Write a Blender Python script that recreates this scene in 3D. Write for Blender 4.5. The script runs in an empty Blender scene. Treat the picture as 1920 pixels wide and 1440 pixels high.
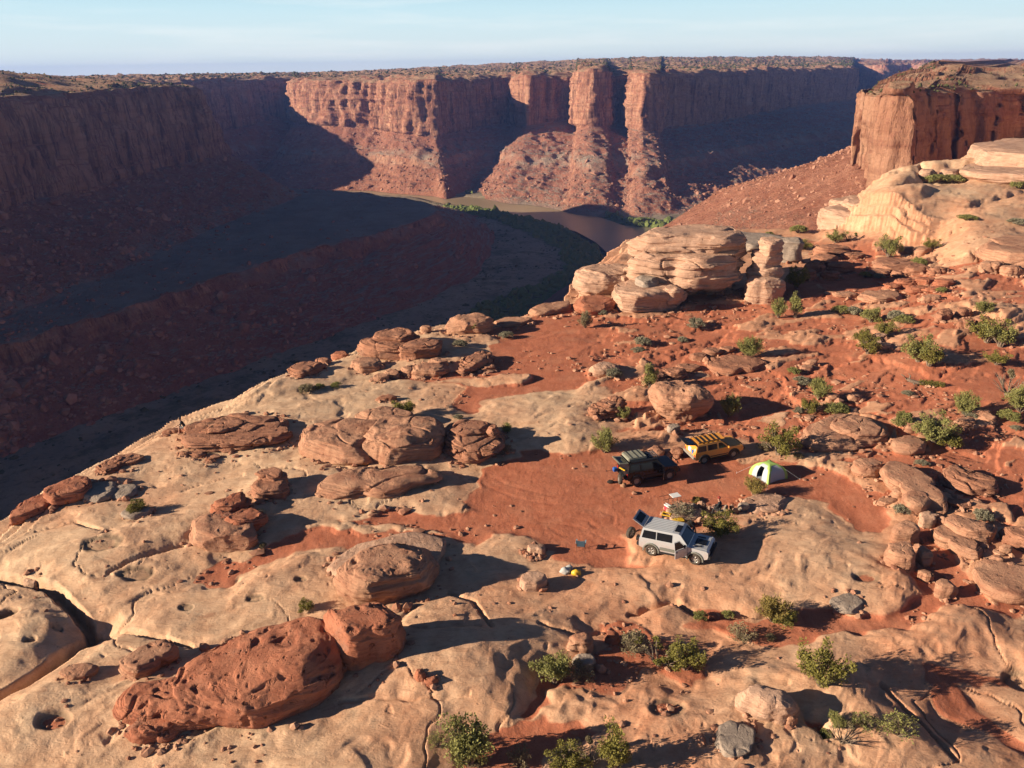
import bpy, bmesh, math, random
import numpy as np
from mathutils import Matrix, Vector

# ---------------------------------------------------------------- camera
F = 1461.0; PITCH = math.radians(22.03); ROLL = math.radians(0.8); CZ = 30.0
SC = bpy.context.scene
COL = SC.collection
cam_d = bpy.data.cameras.new("camera"); cam = bpy.data.objects.new("camera", cam_d); COL.objects.link(cam)
CM = Matrix.Rotation(math.pi / 2 - PITCH, 4, 'X') @ Matrix.Rotation(-ROLL, 4, 'Z')
cam.matrix_world = Matrix.Translation((0, 0, CZ)) @ CM
cam_d.sensor_width = 36; cam_d.lens = F / 1920 * 36; cam_d.clip_start = 0.5; cam_d.clip_end = 30000
SC.camera = cam
# ---------------------------------------------------------------- light
SUN_EL = 17.5; SUN_DIR_AZ = 12.0          # light travels towards +x, turned 14 deg towards +y
L = Vector((math.cos(math.radians(SUN_DIR_AZ)), math.sin(math.radians(SUN_DIR_AZ)), -math.tan(math.radians(SUN_EL)))).normalized()
sd = bpy.data.lights.new("sun", 'SUN'); sd.energy = 5.0; sd.angle = math.radians(0.5); sd.color = (1.0, 0.84, 0.64)
so = bpy.data.objects.new("sun", sd); COL.objects.link(so); so.location = (-60, -20, 80)
so.rotation_euler = L.to_track_quat('-Z', 'Y').to_euler()
W = bpy.data.worlds.new("World"); SC.world = W; W.use_nodes = True
wn = W.node_tree; wn.nodes.clear()
wo = wn.nodes.new('ShaderNodeOutputWorld'); wb = wn.nodes.new('ShaderNodeBackground')
sky = wn.nodes.new('ShaderNodeTexSky'); sky.sky_type = 'NISHITA'; sky.sun_disc = False
sky.sun_elevation = math.radians(SUN_EL)
S = -L; sky.sun_rotation = math.atan2(S.x, S.y)
sky.altitude = 1300; sky.air_density = 0.42; sky.dust_density = 0.1; sky.ozone_density = 1.3
# thin high cloud streaks, laid out by direction in the sky
tc = wn.nodes.new('ShaderNodeTexCoord'); mp = wn.nodes.new('ShaderNodeMapping'); mp.inputs['Scale'].default_value = (1.2, 1.2, 16)
cn = wn.nodes.new('ShaderNodeTexNoise'); cn.inputs['Scale'].default_value = 3.2; cn.inputs['Detail'].default_value = 7; cg = wn.nodes.new('ShaderNodeMath'); cg.operation = 'MULTIPLY'; cn.inputs['Roughness'].default_value = 0.6
cr = wn.nodes.new('ShaderNodeMapRange'); cr.inputs[1].default_value = 0.46; cr.inputs[2].default_value = 0.80; cr.inputs[3].default_value = 0.0; cr.inputs[4].default_value = 0.42
cm = wn.nodes.new('ShaderNodeMix'); cm.data_type = 'RGBA'; cm.inputs[7].default_value = (11.5, 11.2, 10.6, 1)
sx = wn.nodes.new('ShaderNodeSeparateXYZ'); wn.links.new(tc.outputs['Generated'], sx.inputs[0])
hv = wn.nodes.new('ShaderNodeMapRange'); hv.interpolation_type = 'SMOOTHSTEP'; hv.inputs[1].default_value = 0.06; hv.inputs[2].default_value = 0.15; hv.inputs[3].default_value = 1.0; hv.inputs[4].default_value = 0.0; wn.links.new(sx.outputs[2], hv.inputs[0])
hm = wn.nodes.new('ShaderNodeMix'); hm.data_type = 'RGBA'; hg = wn.nodes.new('ShaderNodeMapRange'); hg.inputs[1].default_value = 0.0; hg.inputs[2].default_value = 0.07; wn.links.new(sx.outputs[2], hg.inputs[0]); hc = wn.nodes.new('ShaderNodeMix'); hc.data_type = 'RGBA'; hc.inputs[6].default_value = (8.9, 9.5, 9.0, 1); hc.inputs[7].default_value = (6.3, 8.7, 9.4, 1); wn.links.new(hg.outputs[0], hc.inputs[0]); wn.links.new(hc.outputs[2], hm.inputs[7]); wn.links.new(hv.outputs[0], hm.inputs[0]); wn.links.new(sky.outputs[0], hm.inputs[6])
wn.links.new(tc.outputs['Generated'], mp.inputs['Vector']); wn.links.new(mp.outputs[0], cn.inputs['Vector'])
wn.links.new(cn.outputs[0], cr.inputs[0]); wn.links.new(cr.outputs[0], cg.inputs[0]); wn.links.new(hv.outputs[0], cg.inputs[1]); wn.links.new(cg.outputs[0], cm.inputs[0])
wn.links.new(hm.outputs[2], cm.inputs[6]); wn.links.new(cm.outputs[2], wb.inputs[0]); wn.links.new(wb.outputs[0], wo.inputs[0])
wb.inputs[1].default_value = 0.05
SC.view_settings.view_transform = 'Standard'; SC.view_settings.look = 'None'
SC.view_settings.exposure = 1.0; SC.view_settings.gamma = 1.0
SC.cycles.max_bounces = 5; SC.cycles.diffuse_bounces = 1; SC.cycles.volume_bounces = 0; SC.cycles.transparent_max_bounces = 4

# ---------------------------------------------------------------- helpers
M3 = np.array(CM.to_3x3())
def ray(px, py):
    return M3 @ np.array([(px - 960) / F, -(py - 720) / F, -1.0])
def un(px, py, z=0.0):
    d = ray(px, py); t = (z - CZ) / d[2]; return d[0] * t, d[1] * t
def atD(px, D, py=180):
    d = ray(px, py); return d[0] / d[1] * D, D
def fast_mesh(name, V, Fc, smooth=True):
    me = bpy.data.meshes.new(name); V = np.asarray(V, np.float32).reshape(-1, 3); Fc = np.asarray(Fc, np.int32); k = Fc.shape[1]
    me.vertices.add(len(V)); me.vertices.foreach_set('co', V.ravel())
    me.loops.add(Fc.size); me.loops.foreach_set('vertex_index', Fc.ravel())
    me.polygons.add(len(Fc)); me.polygons.foreach_set('loop_start', np.arange(0, Fc.size, k, dtype=np.int32))
    me.polygons.foreach_set('loop_total', np.full(len(Fc), k, np.int32))
    me.polygons.foreach_set('use_smooth', np.full(len(Fc), smooth, bool))
    me.update(calc_edges=True); return me
def tag(o, label=None, cat=None, group=None, kind=None):
    if label: o['label'] = label
    if cat: o['category'] = cat
    if group: o['group'] = group
    if kind: o['kind'] = kind
    return o
def link(name, me, mat=None, parent=None, loc=None, rot=None):
    o = bpy.data.objects.new(name, me); COL.objects.link(o)
    if mat is not None: me.materials.append(mat)
    if parent is not None: o.parent = parent
    if loc is not None: o.location = loc
    if rot is not None: o.rotation_euler = rot
    return o
def empty(name, loc, rz=0.0, label=None, cat=None, group=None):
    o = bpy.data.objects.new(name, None); COL.objects.link(o); o.location = loc; o.rotation_euler = (0, 0, rz); o.empty_display_size = 0.2
    return tag(o, label, cat, group)
def grid_faces(nr, nc, wrap=False):
    r = np.arange(nr - 1)[:, None]; c = np.arange(nc if wrap else nc - 1)[None, :]
    a = r * nc + c; b = r * nc + (c + 1) % nc
    return np.stack([a, b, b + nc, a + nc], -1).reshape(-1, 4)
# -- noise
def _h(i, j, k, seed):
    with np.errstate(over='ignore'):
        n = (i.astype(np.uint32) * np.uint32(374761393) + j.astype(np.uint32) * np.uint32(668265263) + k.astype(np.uint32) * np.uint32(2147483647) + np.uint32(seed * 974634777 & 0xffffffff))
        n = (n ^ (n >> np.uint32(13))) * np.uint32(1274126177); n = n ^ (n >> np.uint32(16))
    return n
def noise2(x, y, seed=0):
    x = np.asarray(x, np.float64); y = np.asarray(y, np.float64)
    xi = np.floor(x); yi = np.floor(y); xf = x - xi; yf = y - yi; xi = xi.astype(np.int64); yi = yi.astype(np.int64)
    u = xf * xf * xf * (xf * (xf * 6 - 15) + 10); v = yf * yf * yf * (yf * (yf * 6 - 15) + 10); z0 = np.zeros_like(xi)
    def g(a, b):
        t = _h(xi + a, yi + b, z0, seed).astype(np.float64) * (2 * math.pi / 4294967296.0)
        return np.cos(t) * (xf - a) + np.sin(t) * (yf - b)
    return 1.5 * ((g(0, 0) * (1 - u) + g(1, 0) * u) * (1 - v) + (g(0, 1) * (1 - u) + g(1, 1) * u) * v)
def noise3(x, y, z, seed=0):
    x, y, z = np.broadcast_arrays(np.asarray(x, float), y, z)
    xi = np.floor(x); yi = np.floor(y); zi = np.floor(z); xf = x - xi; yf = y - yi; zf = z - zi
    xi = xi.astype(np.int64); yi = yi.astype(np.int64); zi = zi.astype(np.int64)
    u = xf * xf * (3 - 2 * xf); v = yf * yf * (3 - 2 * yf); w = zf * zf * (3 - 2 * zf)
    def g(a, b, c):
        h = _h(xi + a, yi + b, zi + c, seed)
        s1 = (h & np.uint32(1023)).astype(float) / 511.5 - 1; s2 = ((h >> np.uint32(10)) & np.uint32(1023)).astype(float) / 511.5 - 1; s3 = ((h >> np.uint32(20)) & np.uint32(1023)).astype(float) / 511.5 - 1
        return s1 * (xf - a) + s2 * (yf - b) + s3 * (zf - c)
    def lx(b, c): return g(0, b, c) * (1 - u) + g(1, b, c) * u
    return 1.3 * ((lx(0, 0) * (1 - v) + lx(1, 0) * v) * (1 - w) + (lx(0, 1) * (1 - v) + lx(1, 1) * v) * w)
def fbm2(x, y, o=4, seed=0, g=0.5):
    s = 0; a = 1
    for i in range(o): s = s + a * noise2(x * 2 ** i, y * 2 ** i, seed + i * 7); a *= g
    return s
def fbm3(x, y, z, o=4, seed=0, g=0.5):
    s = 0; a = 1
    for i in range(o): s = s + a * noise3(x * 2 ** i, y * 2 ** i, z * 2 ** i, seed + i * 7); a *= g
    return s
def sm(t, a=0.0, b=1.0):
    t = np.clip((t - a) / (b - a), 0, 1); return t * t * (3 - 2 * t)
def terrace(t, k=6.0):
    f = np.floor(t); r = t - f; return f + sm(r, 0.5 - 0.5 / k * 1.6, 0.5 + 0.5 / k * 1.6)
def sdf_poly(x, y, P, margin=1e9):
    """signed distance, positive inside"""
    P = np.asarray(P, float); out = np.full(x.shape, -margin)
    m = (x > P[:, 0].min() - margin) & (x < P[:, 0].max() + margin) & (y > P[:, 1].min() - margin) & (y < P[:, 1].max() + margin)
    if not m.any(): return out
    X = x[m]; Y = y[m]; d = np.full(X.shape, 1e18); ins = np.zeros(X.shape, bool)
    for i in range(len(P)):
        x1, y1 = P[i]; x2, y2 = P[(i + 1) % len(P)]; ex, ey = x2 - x1, y2 - y1
        t = np.clip(((X - x1) * ex + (Y - y1) * ey) / (ex * ex + ey * ey + 1e-12), 0, 1)
        d = np.minimum(d, (X - x1 - t * ex) ** 2 + (Y - y1 - t * ey) ** 2)
        if ey != 0:
            c = ((y1 > Y) != (y2 > Y)) & (X < (x2 - x1) * (Y - y1) / ey + x1); ins ^= c
    out[m] = np.where(ins, 1, -1) * np.minimum(np.sqrt(d), margin); return out
def dist_line(x, y, P, margin):
    P = np.asarray(P, float); out = np.full(x.shape, margin, float)
    m = (x > P[:, 0].min() - margin) & (x < P[:, 0].max() + margin) & (y > P[:, 1].min() - margin) & (y < P[:, 1].max() + margin)
    if not m.any(): return out
    X = x[m]; Y = y[m]; d = np.full(X.shape, margin ** 2)
    for i in range(len(P) - 1):
        x1, y1 = P[i]; x2, y2 = P[i + 1]; ex, ey = x2 - x1, y2 - y1
        t = np.clip(((X - x1) * ex + (Y - y1) * ey) / (ex * ex + ey * ey + 1e-12), 0, 1)
        d = np.minimum(d, (X - x1 - t * ex) ** 2 + (Y - y1 - t * ey) ** 2)
    out[m] = np.sqrt(d); return out

# ---------------------------------------------------------------- materials
class NT:
    def __init__(s, name):
        s.m = bpy.data.materials.new(name); s.m.use_nodes = True; s.t = s.m.node_tree; s.t.nodes.clear()
        s.out = s.t.nodes.new('ShaderNodeOutputMaterial')
    def put(s, sock, v):
        if isinstance(v, bpy.types.NodeSocket): s.t.links.new(v, sock)
        elif isinstance(v, (tuple, list)) and len(v) == 3 and sock.type == 'RGBA': sock.default_value = (*v, 1)
        else: sock.default_value = v
    def node(s, typ, out=0, props=None, **kw):
        n = s.t.nodes.new('ShaderNode' + typ)
        for k, v in (props or {}).items(): setattr(n, k, v)
        for k, v in kw.items():
            key = int(k[1:]) if k[0] == 'i' and k[1:].isdigit() else k.replace('_', ' ')
            s.put(n.inputs[key], v)
        return n.outputs[out]
    def pos(s): return s.node('NewGeometry')
    def noise(s, vec, scale, detail=4, rough=0.55, dist=0.0):
        return s.node('TexNoise', Vector=vec, Scale=scale, Detail=detail, Roughness=rough, Distortion=dist)
    def map(s, vec, scale=(1, 1, 1), rot=(0, 0, 0)):
        return s.node('Mapping', Vector=vec, Scale=scale, Rotation=rot)
    def rng(s, v, a, b, c=0.0, d=1.0): return s.node('MapRange', i0=v, i1=a, i2=b, i3=c, i4=d)
    def mix(s, f, a, b, mode='MIX'):
        return s.node('Mix', out=2, props=dict(data_type='RGBA', blend_type=mode), i0=f, i6=a, i7=b)
    def math(s, op, a, b=0.0): return s.node('Math', props=dict(operation=op), i0=a, i1=b)
    def bump(s, h, strength, dist, nrm=None):
        kw = dict(Height=h, Strength=strength, Distance=dist)
        if nrm is not None: kw['Normal'] = nrm
        return s.node('Bump', **kw)
    def bsdf(s, col, rough=0.9, nrm=None, spec=0.2, metal=0.0, **kw):
        a = dict(Base_Color=col, Roughness=rough, Metallic=metal, **kw); a['Specular_IOR_Level'] = spec
        if nrm is not None: a['Normal'] = nrm
        b = s.node('BsdfPrincipled', **a); s.t.links.new(b, s.out.inputs[0]); return s.m

def mat_ground():
    n = NT('slickrock_and_sand'); p = n.pos()
    at = n.node('Attribute', props=dict(attribute_name='surf')); sep = n.node('SeparateColor', out=0, Color=at); sn = sep.node
    sand_a, tone, stain = sn.outputs[0], sn.outputs[1], sn.outputs[2]
    big = n.noise(p, 0.11, 4, 0.6); mid = n.noise(p, 0.9, 5, 0.65); fine = n.noise(p, 7.0, 4, 0.7)
    st = n.noise(n.map(p, (0.7, 1.7, 1.5), (0, 0, -0.55)), 1.3, 6, 0.72, 1.0)
    grain = n.noise(p, 26.0, 3, 0.7)
    pale = n.mix(n.rng(mid, 0.35, 0.68), (0.58, 0.365, 0.225), (0.75, 0.52, 0.335))
    pink = n.mix(n.rng(mid, 0.35, 0.68), (0.54, 0.25, 0.14), (0.69, 0.37, 0.22))
    tn = n.rng(n.math('ADD', tone, n.math('MULTIPLY', n.math('SUBTRACT', big, 0.5), 1.3)), 0.25, 0.8)
    rock = n.mix(tn, pink, pale)
    rock = n.mix(n.rng(st, 0.52, 0.70, 0, 0.50), rock, (0.33, 0.145, 0.085))
    rock = n.mix(n.rng(n.noise(p, 0.45, 6, 0.7), 0.58, 0.72, 0, 0.45), rock, (0.25, 0.185, 0.135))   # lichen grey
    pits = n.rng(n.noise(p, 3.2, 3, 0.5), 0.68, 0.74, 0, 0.5)
    rock = n.mix(pits, rock, (0.11, 0.07, 0.05))
    sand = n.mix(n.rng(mid, 0.3, 0.7), (0.42, 0.135, 0.072), (0.55, 0.198, 0.11))
    sand = n.mix(n.rng(n.noise(p, 0.35, 4), 0.5, 0.75, 0, 0.5), sand, (0.52, 0.25, 0.15))
    rock = n.mix(n.rng(n.noise(p, 9.0, 5, 0.8), 0.54, 0.68, 0, 0.32), rock, (0.30, 0.17, 0.11)); rock = n.mix(n.rng(n.noise(p, 14.0, 4, 0.8), 0.55, 0.68, 0, 0.35), rock, (0.72, 0.55, 0.40))
    sand = n.mix(n.rng(n.noise(n.map(p, (1, .35, 1), (0, 0, .9)), 2.2, 5, 0.7), 0.52, 0.62, 0, 0.35), sand, (0.60, 0.24, 0.14))
    sand = n.mix(n.rng(n.noise(p, 11.0, 4, 0.8), 0.57, 0.66, 0, 0.65), sand, (0.13, 0.038, 0.02))
    edge = n.math('ADD', sand_a, n.math('MULTIPLY', n.math('SUBTRACT', n.noise(p, 1.8, 6, 0.75), 0.5), 0.9))
    sm_ = n.rng(edge, 0.28, 0.68)
    col = n.mix(sm_, rock, sand)
    col = n.mix(n.math('MULTIPLY', stain, 0.8), col, (0.12, 0.10, 0.07))
    hgt = n.math('ADD', n.math('MULTIPLY', st, 0.5), n.math('ADD', n.math('MULTIPLY', fine, 0.22), n.math('MULTIPLY', grain, 0.05)))
    hs = n.math('ADD', n.math('MULTIPLY', n.noise(p, 5.0, 5, 0.75), 0.35), n.math('MULTIPLY', grain, 0.08))
    hm = n.node('Mix', out=0, props=dict(data_type='FLOAT'), i0=sm_, i2=hgt, i3=hs)
    nb = n.bump(hm, 1.0, 0.13)
    return n.bsdf(col, 0.95, nb, 0.1)

def mat_rock(name, c1, c2, dark, pit=0.5, strata=1.0, tilt=0.15):
    n = NT(name); p = n.pos()
    mid = n.noise(p, 0.8, 5, 0.65); fine = n.noise(p, 6.0, 5, 0.7); grain = n.noise(p, 24, 3, 0.7)
    warp = n.node('VectorMath', props=dict(operation='ADD'), i0=p, i1=n.node('VectorMath', props=dict(operation='SCALE'), i0=n.node('TexNoise', out=1, Vector=p, Scale=0.4), i3=0.6))
    stt = n.noise(n.map(warp, (0.25, 0.25, 4.0 * strata), (tilt, 0.08, 0)), 1.6, 5, 0.6)
    col = n.mix(n.rng(mid, 0.35, 0.68), c1, c2)
    col = n.mix(n.rng(stt, 0.5, 0.68, 0, 0.55), col, dark)
    pt = n.noise(p, 2.6, 3, 0.55)
    col = n.mix(n.rng(pt, 0.64, 0.72, 0, pit), col, (dark[0] * .4, dark[1] * .4, dark[2] * .4))
    col = n.mix(n.rng(n.noise(p, 0.5, 6, 0.7), 0.58, 0.72, 0, 0.45), col, (0.20, 0.15, 0.12))
    h = n.math('ADD', n.math('MULTIPLY', stt, 0.7), n.math('ADD', n.math('MULTIPLY', fine, 0.3), n.math('MULTIPLY', grain, 0.07)))
    h = n.math('SUBTRACT', h, n.rng(pt, 0.6, 0.75, 0, 0.7 * pit))
    return n.bsdf(col, 0.95, n.bump(h, 1.0, 0.24), 0.1)

def mat_canyon(name='canyon_rock', var=1.0, veg=0.65):
    n = NT(name); g = n.t.nodes.new('ShaderNodeNewGeometry'); p = g.outputs['Position']
    nz = n.node('SeparateXYZ', out=2, Vector=g.outputs['True Normal']); pz = n.node('SeparateXYZ', out=2, Vector=p)
    big = n.noise(p, 0.006, 4, 0.6); mid = n.noise(p, 0.04, 5, 0.65)
    streak = n.noise(n.map(p, (1, 1, 0.07)), 0.11, 6, 0.7); streak2 = n.noise(n.map(p, (1, 1, 0.05)), 0.035, 4, 0.6)
    strat = n.noise(n.map(p, (0.02, 0.02, 1)), 0.16, 6, 0.65)
    cl = n.mix(n.rng(mid, 0.3, 0.7), (0.39, 0.18, 0.11), (0.56, 0.315, 0.205))
    cl = n.mix(n.rng(strat, 0.52, 0.66, 0, 0.5), cl, (0.24, 0.085, 0.055))
    cl = n.mix(n.rng(streak, 0.47, 0.62, 0, 0.85 * var), cl, (0.13, 0.055, 0.042))
    cl = n.mix(n.rng(n.noise(n.map(p, (1, 1, 0.03)), 0.38, 4, 0.7), 0.50, 0.60, 0, 0.6 * var), cl, (0.10, 0.045, 0.035))
    cl = n.mix(n.rng(streak2, 0.56, 0.66, 0, 0.5), cl, (0.52, 0.29, 0.19))
    ta = n.mix(n.rng(n.noise(p, 0.09, 7, 0.75), 0.35, 0.65), (0.27, 0.105, 0.065), (0.40, 0.19, 0.125))
    zz = n.math('ADD', pz, n.math('MULTIPLY', n.math('SUBTRACT', n.noise(p, 0.012, 4, 0.6), 0.5), 34.0))
    pal = n.math('MULTIPLY', n.rng(zz, -96, -88), n.rng(zz, -72, -80))
    ta = n.mix(n.math('MULTIPLY', pal, n.rng(mid, 0.42, 0.60, 0, 0.75)), ta, (0.35, 0.30, 0.235))
    ta = n.mix(n.rng(n.noise(p, 0.55, 4, 0.75), 0.55, 0.70, 0, 0.55), ta, (0.14, 0.07, 0.05))
    flat = n.math('MULTIPLY', n.rng(nz, 0.90, 0.985), n.rng(pz, -20, -60))
    ta = n.mix(n.math('MULTIPLY', flat, 0.8), ta, n.mix(n.rng(mid, .35, .65), (0.27, 0.25, 0.20), (0.37, 0.31, 0.24)))
    col = n.mix(n.rng(nz, 0.38, 0.62), cl, ta)
    top = n.math('MULTIPLY', n.rng(nz, 0.75, 0.93), n.rng(pz, -8, 4))
    tcol = n.mix(n.rng(n.noise(p, 0.05, 6, 0.7), 0.35, 0.62), (0.50, 0.33, 0.215), (0.42, 0.24, 0.15))
    tcol = n.mix(n.rng(n.noise(p, 0.12, 5, 0.8), 0.50, 0.60, 0, veg), tcol, (0.10, 0.105, 0.05))
    col = n.mix(top, col, tcol)
    h = n.math('ADD', n.math('MULTIPLY', n.noise(p, 0.35, 8, 0.75), 1.0), n.math('MULTIPLY', streak, 1.6))
    h = n.math('ADD', h, n.math('MULTIPLY', n.noise(n.map(p, (1, 1, 0.04)), 0.32, 5, 0.7), 1.1))
    h = n.math('ADD', h, n.math('MULTIPLY', strat, 0.6))
    return n.bsdf(col, 0.95, n.bump(h, 1.0, 2.0), 0.05)

def mat_simple(name, col, rough=0.5, metal=0.0, spec=0.5, var=0.0, scale=8.0, **kw):
    n = NT(name)
    c = col
    if var > 0:
        f = n.noise(n.node('TexCoord', out=3), scale, 4, 0.6)
        c = n.mix(n.rng(f, 0.35, 0.65), tuple(v * (1 - var) for v in col), tuple(min(1, v * (1 + var)) for v in col))
    return n.bsdf(c, rough, None, spec, metal, **kw)
def mat_leaf(name, c1, c2, c3):
    n = NT(name); p = n.pos()
    oi = n.node('ObjectInfo', out=5)
    f = n.noise(p, 5.0, 3, 0.6); g = n.noise(p, 38.0, 1, 0.5)
    c = n.mix(n.rng(f, 0.36, 0.62), c1, c2); c = n.mix(n.rng(g, 0.52, 0.64, 0, 0.8), c, c3)
    c = n.mix(n.math('MULTIPLY', oi, 0.35), c, c2)
    b = n.node('BsdfPrincipled', Base_Color=c, Roughness=0.8); b.node.inputs['Specular IOR Level'].default_value = 0.15
    t = n.node('BsdfTranslucent', Color=c)
    ms = n.node('MixShader', i0=0.2, i1=b, i2=t); n.t.links.new(ms, n.out.inputs[0]); return n.m

MAT = {}
MAT['ground'] = mat_ground()
MAT['canyon'] = mat_canyon(); MAT['butte'] = mat_canyon('butte_rock', .35, .2)
MAT['red'] = mat_rock('red_pitted_rock', (0.37, 0.135, 0.077), (0.46, 0.195, 0.115), (0.22, 0.07, 0.042), 0.8, 0.7)
MAT['pink'] = mat_rock('pink_layered_rock', (0.40, 0.20, 0.125), (0.51, 0.285, 0.18), (0.26, 0.10, 0.062), 0.4, 1.0)
MAT['brown'] = mat_rock('brown_layered_rock', (0.33, 0.15, 0.092), (0.45, 0.225, 0.14), (0.17, 0.07, 0.048), 0.5, 1.4)
MAT['pale'] = mat_rock('pale_cap_rock', (0.45, 0.265, 0.18), (0.60, 0.38, 0.265), (0.32, 0.155, 0.095), 0.35, 1.1)
MAT['grey'] = mat_rock('grey_weathered_rock', (0.28, 0.22, 0.18), (0.42, 0.33, 0.26), (0.2, 0.14, 0.1), 0.3, 0.8)
MAT['juniper'] = mat_leaf('juniper_foliage', (0.10, 0.098, 0.024), (0.24, 0.215, 0.052), (0.33, 0.275, 0.08))
MAT['green'] = mat_leaf('green_shrub_foliage', (0.17, 0.175, 0.05), (0.28, 0.27, 0.09), (0.32, 0.29, 0.12))
MAT['yellow'] = mat_leaf('yellow_shrub_foliage', (0.20, 0.155, 0.045), (0.33, 0.25, 0.07), (0.38, 0.30, 0.12))
MAT['sage'] = mat_leaf('sage_foliage', (0.20, 0.185, 0.12), (0.30, 0.27, 0.18), (0.36, 0.32, 0.23))
MAT['dry'] = mat_leaf('dry_foliage', (0.20, 0.16, 0.08), (0.28, 0.23, 0.13), (0.36, 0.30, 0.20))
MAT['bark'] = mat_simple('grey_bark', (0.20, 0.15, 0.11), 0.95, 0, 0.1, 0.4, 12)
MAT['thicket'] = mat_leaf('riverside_foliage', (0.09, 0.13, 0.03), (0.19, 0.23, 0.06), (0.30, 0.29, 0.10))
MAT['scrub'] = mat_leaf('mesa_scrub_foliage', (0.055, 0.06, 0.022), (0.11, 0.11, 0.045), (0.15, 0.14, 0.06))
# ---------------------------------------------------------------- near plateau: one height sheet
CP = [  # px, py, z, tone (0 pink .. 1 pale)
 (100,1300,-.4,.70),(400,1400,-.2,.62),(900,1300,0,.50),(1400,1320,0,.42),(1880,1400,-.3,.45),(0,1100,-.8,.8),(300,900,-.3,.62),(600,830,0,.72),(600,740,-.2,.9),
 (900,720,.1,.55),(1200,900,0,.2),(850,930,0,.60),(1200,640,.2,.2),(1500,640,.5,.1),(1800,900,.6,.15),(1900,700,1.5,.1),(1900,550,2.6,.3),(1600,520,1.0,.2),(1300,560,.2,.2),(1400,440,-.5,.3),
 (1550,450,-.5,.3),(1700,470,1.0,.25),(1900,450,3.6,.5),(1620,372,-.3,.75),(1750,372,4.0,.7),(1900,370,7,.55),(1820,310,9,.6),(1900,280,12,.5),(1900,235,14.5,.4),(1300,1090,.1,.30),(1500,1000,.2,.5),(1560,1120,.1,.6),(1300,1200,0,.25),
 (1300,780,.1,.4),(1050,770,.1,.7),(1600,1380,0,.4),(1750,1000,.3,.1)]
_cx = np.array([[*un(a, b, c)] for a, b, c, d in CP]); _cu = np.stack([_cx[:, 0] / _cx[:, 1], np.log(_cx[:, 1])], -1)
def base_fields(x, y):
    u = x / np.maximum(y, 5); v = np.log(np.maximum(y, 5)); sw = 0; sz = 0; st = 0
    for (a, b, z, t), (cu, cv) in zip(CP, _cu):
        w = 1.0 / (((u - cu) * 1.1) ** 2 + ((v - cv) * 0.55) ** 2 + 0.0035) ** 2.2
        sw = sw + w; sz = sz + w * z; st = st + w * t
    z = sz / sw
    far = sm(y, 175, 360) * sm(u, 0.40, 0.55)
    z = z * (1 - far) + far * (15.5 + 3 * sm(y, 250, 420)) + 4.0 * sm(u, .585, .66) * sm(y, 185, 300)
    return z, st / sw
def unb(px, py):
    z = 0.0
    for _ in range(8):
        x, y = un(px, py, z); z2 = float(base_fields(np.array([x]), np.array([y]))[0][0]); z = 0.5 * z + 0.5 * z2
    return un(px, py, z)
def P2(pts): return np.array([unb(*p) for p in pts])
EDGE = [un(a, b, c) for a, b, c in [(-900,1900,-2),(-300,1230,-2),(-100,1060,-1.2),(0,982,-1),(100,903,-.8),(225,838,-.6),(330,788,-.5),(455,748,-.4),(474,722,-.3),(540,688,-.2),(680,650,-.2),(760,624,-.1),(830,606,0),(935,600,0),(1000,579,0),(1070,561,0),(1085,525,0),(1140,480,0),(1185,440,0),(1290,424,-.5),(1400,428,-.6),(1480,432,-.6),(1562,440,-.6),(1574,372,4.2),(1640,346,5.0),(1720,326,7),(1790,297,9),(1862,262,12.5)]]
EDGE += [(140, 196), (182, 240), (214, 290), (236, 340), (244, 372), (330, 430), (600, 600), (900, 500), (500, 0), (200, -60), (-60, -60)]
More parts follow.
